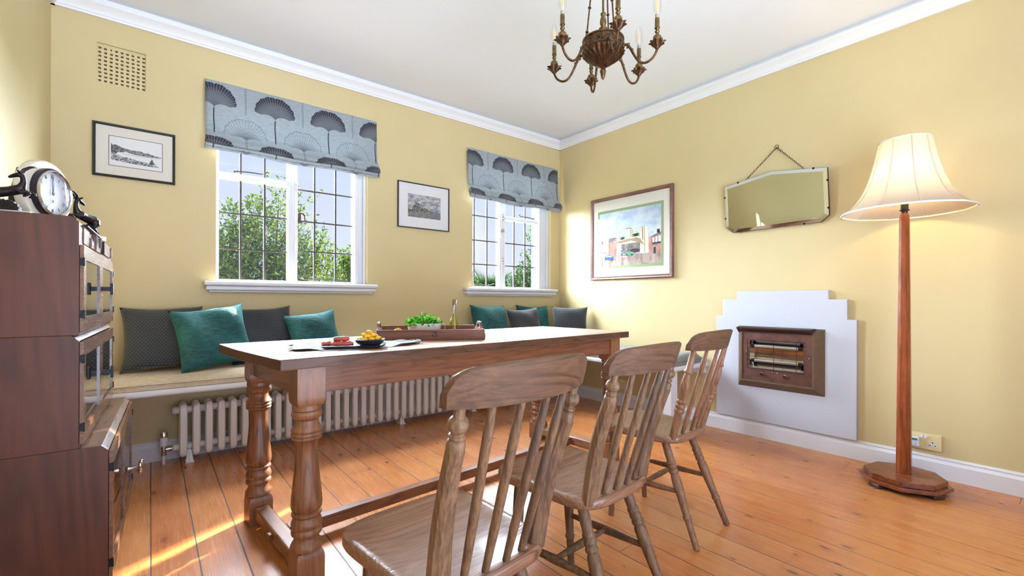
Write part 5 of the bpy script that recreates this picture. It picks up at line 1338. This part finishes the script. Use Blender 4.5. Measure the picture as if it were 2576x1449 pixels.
def floret(x, y, z, r, label):
    t = thing('cauliflower_floret', label, 'vegetable', (x, y, z), rnd.uniform(0, 6), 'golden florets heaped in the small dark bowl'); m = MB()
    m.tube([(0, 0, -r * .6), (0, 0, 0)], [r * .35, r * .5], 8)
    for q in range(9):
        a = q * 2.4; rr = r * .55 * math.sqrt(q / 9 + .05)
        m.sphere((rr * math.cos(a), rr * math.sin(a), r * .25 * (1 - q / 12)), r * .42, 8)
    return m.build('floret', GOLD, t, smooth=70)
for (dx, dy, dz, r) in [(-.026, -.014, .024, .013), (-.004, -.026, .025, .014), (.020, -.018, .025, .013), (.033, .002, .027, .014), (-.034, .008, .025, .012), (-.010, .0, .034, .016), (.012, .004, .038, .015), (-.016, .022, .026, .013), (.012, .026, .026, .013), (.0, .010, .050, .014), (-.022, .006, .042, .012), (.026, .012, .036, .012)]:
    floret(bx + dx, by + dy, tz + .0085 + dz, r * 1.12, 'golden roasted cauliflower piece heaped in the small dark bowl')
# tray
TRAYW = wood('tray walnut', (84, 42, 24), (118, 66, 40), (136, 82, 54), 'x', 1.6, .5, .0, .7, .1, seed=31)
tr_ = math.radians(-26); TCX, TCY = -2.226, -1.352; t = thing('wooden_tray', 'walnut serving tray with raised handles and a leaf emblem, on the table', 'tray', (TCX, TCY, tz), tr_)
hw, hd, hh, w = .247, .182, .050, .011
m = MB(); m.box(-hw, hw, -hd, hd, .002, .010); m.build('tray_floor', TRAYW, t)
for s in (-1, 1):
    m = MB(); m.box(-hw, hw, s * hd - w / 2, s * hd + w / 2, 0, hh); m.build('long_side', TRAYW, t, bevel=.002)
    o2 = [(-hd + w / 2, 0), (hd - w / 2, 0), (hd - w / 2, hh), (.085, hh), (.070, .058), (.055, .072), (.035, .079), (-.035, .079), (-.055, .072), (-.070, .058), (-.085, hh), (-hd + w / 2, hh)]
    i2 = [(-.045, .046), (.045, .046), (.048, .054), (.040, .063), (.026, .067), (-.026, .067), (-.040, .063), (-.048, .054)]
    m = MB()
    # side with a hand hole: bridge outline strips
    n = 40
    def pol(poly, k):
        # point on polygon boundary hit by a ray from the hole centre
        cx, cz = 0, .055; a = 2 * PI * k / n; d = Vector((math.cos(a), math.sin(a))); best = None
        for p, q in zip(poly, poly[1:] + poly[:1]):
            p, q = Vector(p) - Vector((cx, cz)), Vector(q) - Vector((cx, cz)); e = q - p; den = d.x * e.y - d.y * e.x
            if abs(den) < 1e-9: continue
            tt = (p.x * e.y - p.y * e.x) / den; uu = (p.x * d.y - p.y * d.x) / den
            if tt > 0 and -1e-6 <= uu <= 1 + 1e-6: best = tt if best is None else max(best, tt)
        return (cx + d.x * best, cz + d.y * best)
    Oo, Ii = [pol(o2, k) for k in range(n)], [pol(i2, k) for k in range(n)]
    x0, x1 = s * hw - w / 2, s * hw + w / 2
    m.rings([[(x0, *p) for p in Oo], [(x1, *p) for p in Oo], [(x1, *p) for p in Ii], [(x0, *p) for p in Ii], [(x0, *p) for p in Oo]], cap=False)
    m.build('handle_side', TRAYW, t, bevel=.0015)
m = MB()
def oak(cx, cz, ang, L):
    P = []
    for sd in (1, -1):
        for k in (range(13) if sd > 0 else range(12, -1, -1)):
            f = k / 12; wv = math.sin(PI * min(1, f * .95 + .05)) ** .7 * .30 * (1 + .30 * math.cos(f * 19)); P.append((f * L, sd * wv * L))
    return [(cx + p[0] * math.cos(ang) - p[1] * math.sin(ang), cz + p[0] * math.sin(ang) + p[1] * math.cos(ang)) for p in P]
for (dx, dz, a, L) in ((.001, .004, 2.05, .0155), (.003, .004, 1.05, .0150), (-.002, -.003, 3.35, .0150), (.002, -.004, -.25, .0150), (.005, .001, .6, .007), (-.001, -.006, 4.5, .008)):
    m.prism(oak(.012 + dx, .027 + dz, a, L), -hd - w / 2 - .0004, -hd - w / 2 + .002, 'y')
m.build('leaf_emblem', pbr('branded mark', (66, 32, 22), .6), t)
# salad bowl
bp = (-2.255, -1.345)
t = thing('salad_bowl', 'white ceramic bowl of salad leaves in the wooden tray', 'bowl', (*bp, tz + .010))
m = MB(); m.lathe([(.046, 0), (.050, .002), (.066, .012), (.079, .030), (.084, .052), (.0855, .062), (.083, .062), (.081, .050), (.074, .030), (.055, .012), (0, .008)], 40); m.build('bowl_body', pbr('white glazed ceramic', (240, 236, 228), .2, coat=.4), t, smooth=50)
rnd = random.Random(12)
def saladleaf(k):
    return None
ROCK = leafmat('rocket leaves', (40, 104, 26), (92, 168, 48), (150, 206, 90))
t2 = thing('salad_leaves', 'heap of green rocket leaves in the white bowl', 'salad', (*bp, tz + .055), kind='stuff')
m = MB()
for k in range(230):
    a = rnd.uniform(0, 2 * PI); r = .074 * math.sqrt(rnd.random()); hgt = .052 * max(0, 1 - (r / .078) ** 1.3) * rnd.uniform(.5, 1.1) + .008
    p = Vector((r * math.cos(a) - .006, r * math.sin(a), hgt)); d = Vector((math.cos(a) * .8 + rnd.gauss(0, .6), math.sin(a) * .8 + rnd.gauss(0, .6), rnd.uniform(-.15, .75))).normalized()
    sd = d.cross(Vector((rnd.gauss(0, .4), rnd.gauss(0, .4), 1))).normalized(); nn = d.cross(sd); L = rnd.uniform(.018, .034); w_ = L * rnd.uniform(.28, .42)
    tone = rnd.random(); b0 = len(m.v); pts = []
    prof_ = [(0, .06), (.2, .5), (.35, .32), (.5, .95), (.65, .6), (.82, .8), (1, .05)]
    for f, ww in prof_:
        c0 = p + d * L * f + nn * (.25 * L * math.sin(f * 3)); pts += [c0 - sd * w_ * ww, c0, c0 + sd * w_ * ww]
        pts[-2] = pts[-2] + nn * (-.12 * L)
    fs = []
    for q in range(len(prof_) - 1):
        i = q * 3; fs += [(i, i + 1, i + 4, i + 3), (i + 1, i + 2, i + 5, i + 4)]
    m.add(pts, fs)
    for q in range(len(pts)): m.uv[b0 + q] = (tone, 0)
m.build('rocket_leaves', ROCK, t2, smooth=80, fix=False)['kind'] = 'stuff'
m = MB()
for (a, L) in ((-.45, .042), (-.60, .030)): 
    m.tube([(.068 * math.cos(a), .068 * math.sin(a), .008), (.086 * math.cos(a), .086 * math.sin(a), .018), (.100 * math.cos(a), .100 * math.sin(a), .010), (.103 * math.cos(a), .103 * math.sin(a), -.030)], [.0016, .0016, .0014, .0008], 5)
m.build('stalk', pbr('pale stalk', (176, 206, 130), .5), t2, smooth=60)
# oil bottle
t = thing('oil_bottle', 'conical corked glass bottle of golden oil standing in the tray', 'bottle', (-2.115, -1.395, tz + .010))
def oilglass(name, tint, gl): return glassmat(name, tint, gl)
m = MB(); m.lathe([(.0325, 0), (.0345, .003), (.033, .012), (.0165, .085), (.0115, .112), (.0105, .150), (.0120, .158), (.0165, .174), (.0155, .1745), (.0098, .158), (.0088, .150), (.0096, .112), (.0145, .085), (.0310, .012), (.030, .005), (0, .004)], 32); m.build('glass_body', glassmat('bottle glass', (.94, .96, .94, 1), 1.1), t, smooth=60)
m = MB(); m.lathe([(.0298, .0055), (.0306, .012), (.0142, .085), (.0098, .108), (0, .108)], 28); m.build('oil', glassmat('golden oil', (1.0, .92, .22, 1), .5), t, smooth=50)
m = MB(); m.lathe([(.0086, .150), (.0098, .160), (.0118, .172), (.0118, .182), (.010, .184), (0, .184)], 18); m.build('cork', pbr('cork', (150, 112, 80), .9, var=.25, vscale=120), t, smooth=40)
# lemon wedge
t = thing('lemon_wedge', 'yellow lemon wedge in the tray left of the salad bowl', 'lemon', (-2.400, -1.385, tz + .010), .5)
m = MB(); R = []
for k in range(13):
    f = k / 12; x = .044 * (2 * f - 1); rr = .046 * math.sqrt(max(.001, 1 - (2 * f - 1) ** 2))
    R.append([(x, 0, .001)] + [(x, rr * math.cos(a), rr * math.sin(a) * 1.05) for a in (-.0, .3, .6, .9, 1.2)])
m.rings(R); m.build('rind', pbr('lemon', (238, 200, 70), .4, var=.1, vscale=60), t, smooth=50)
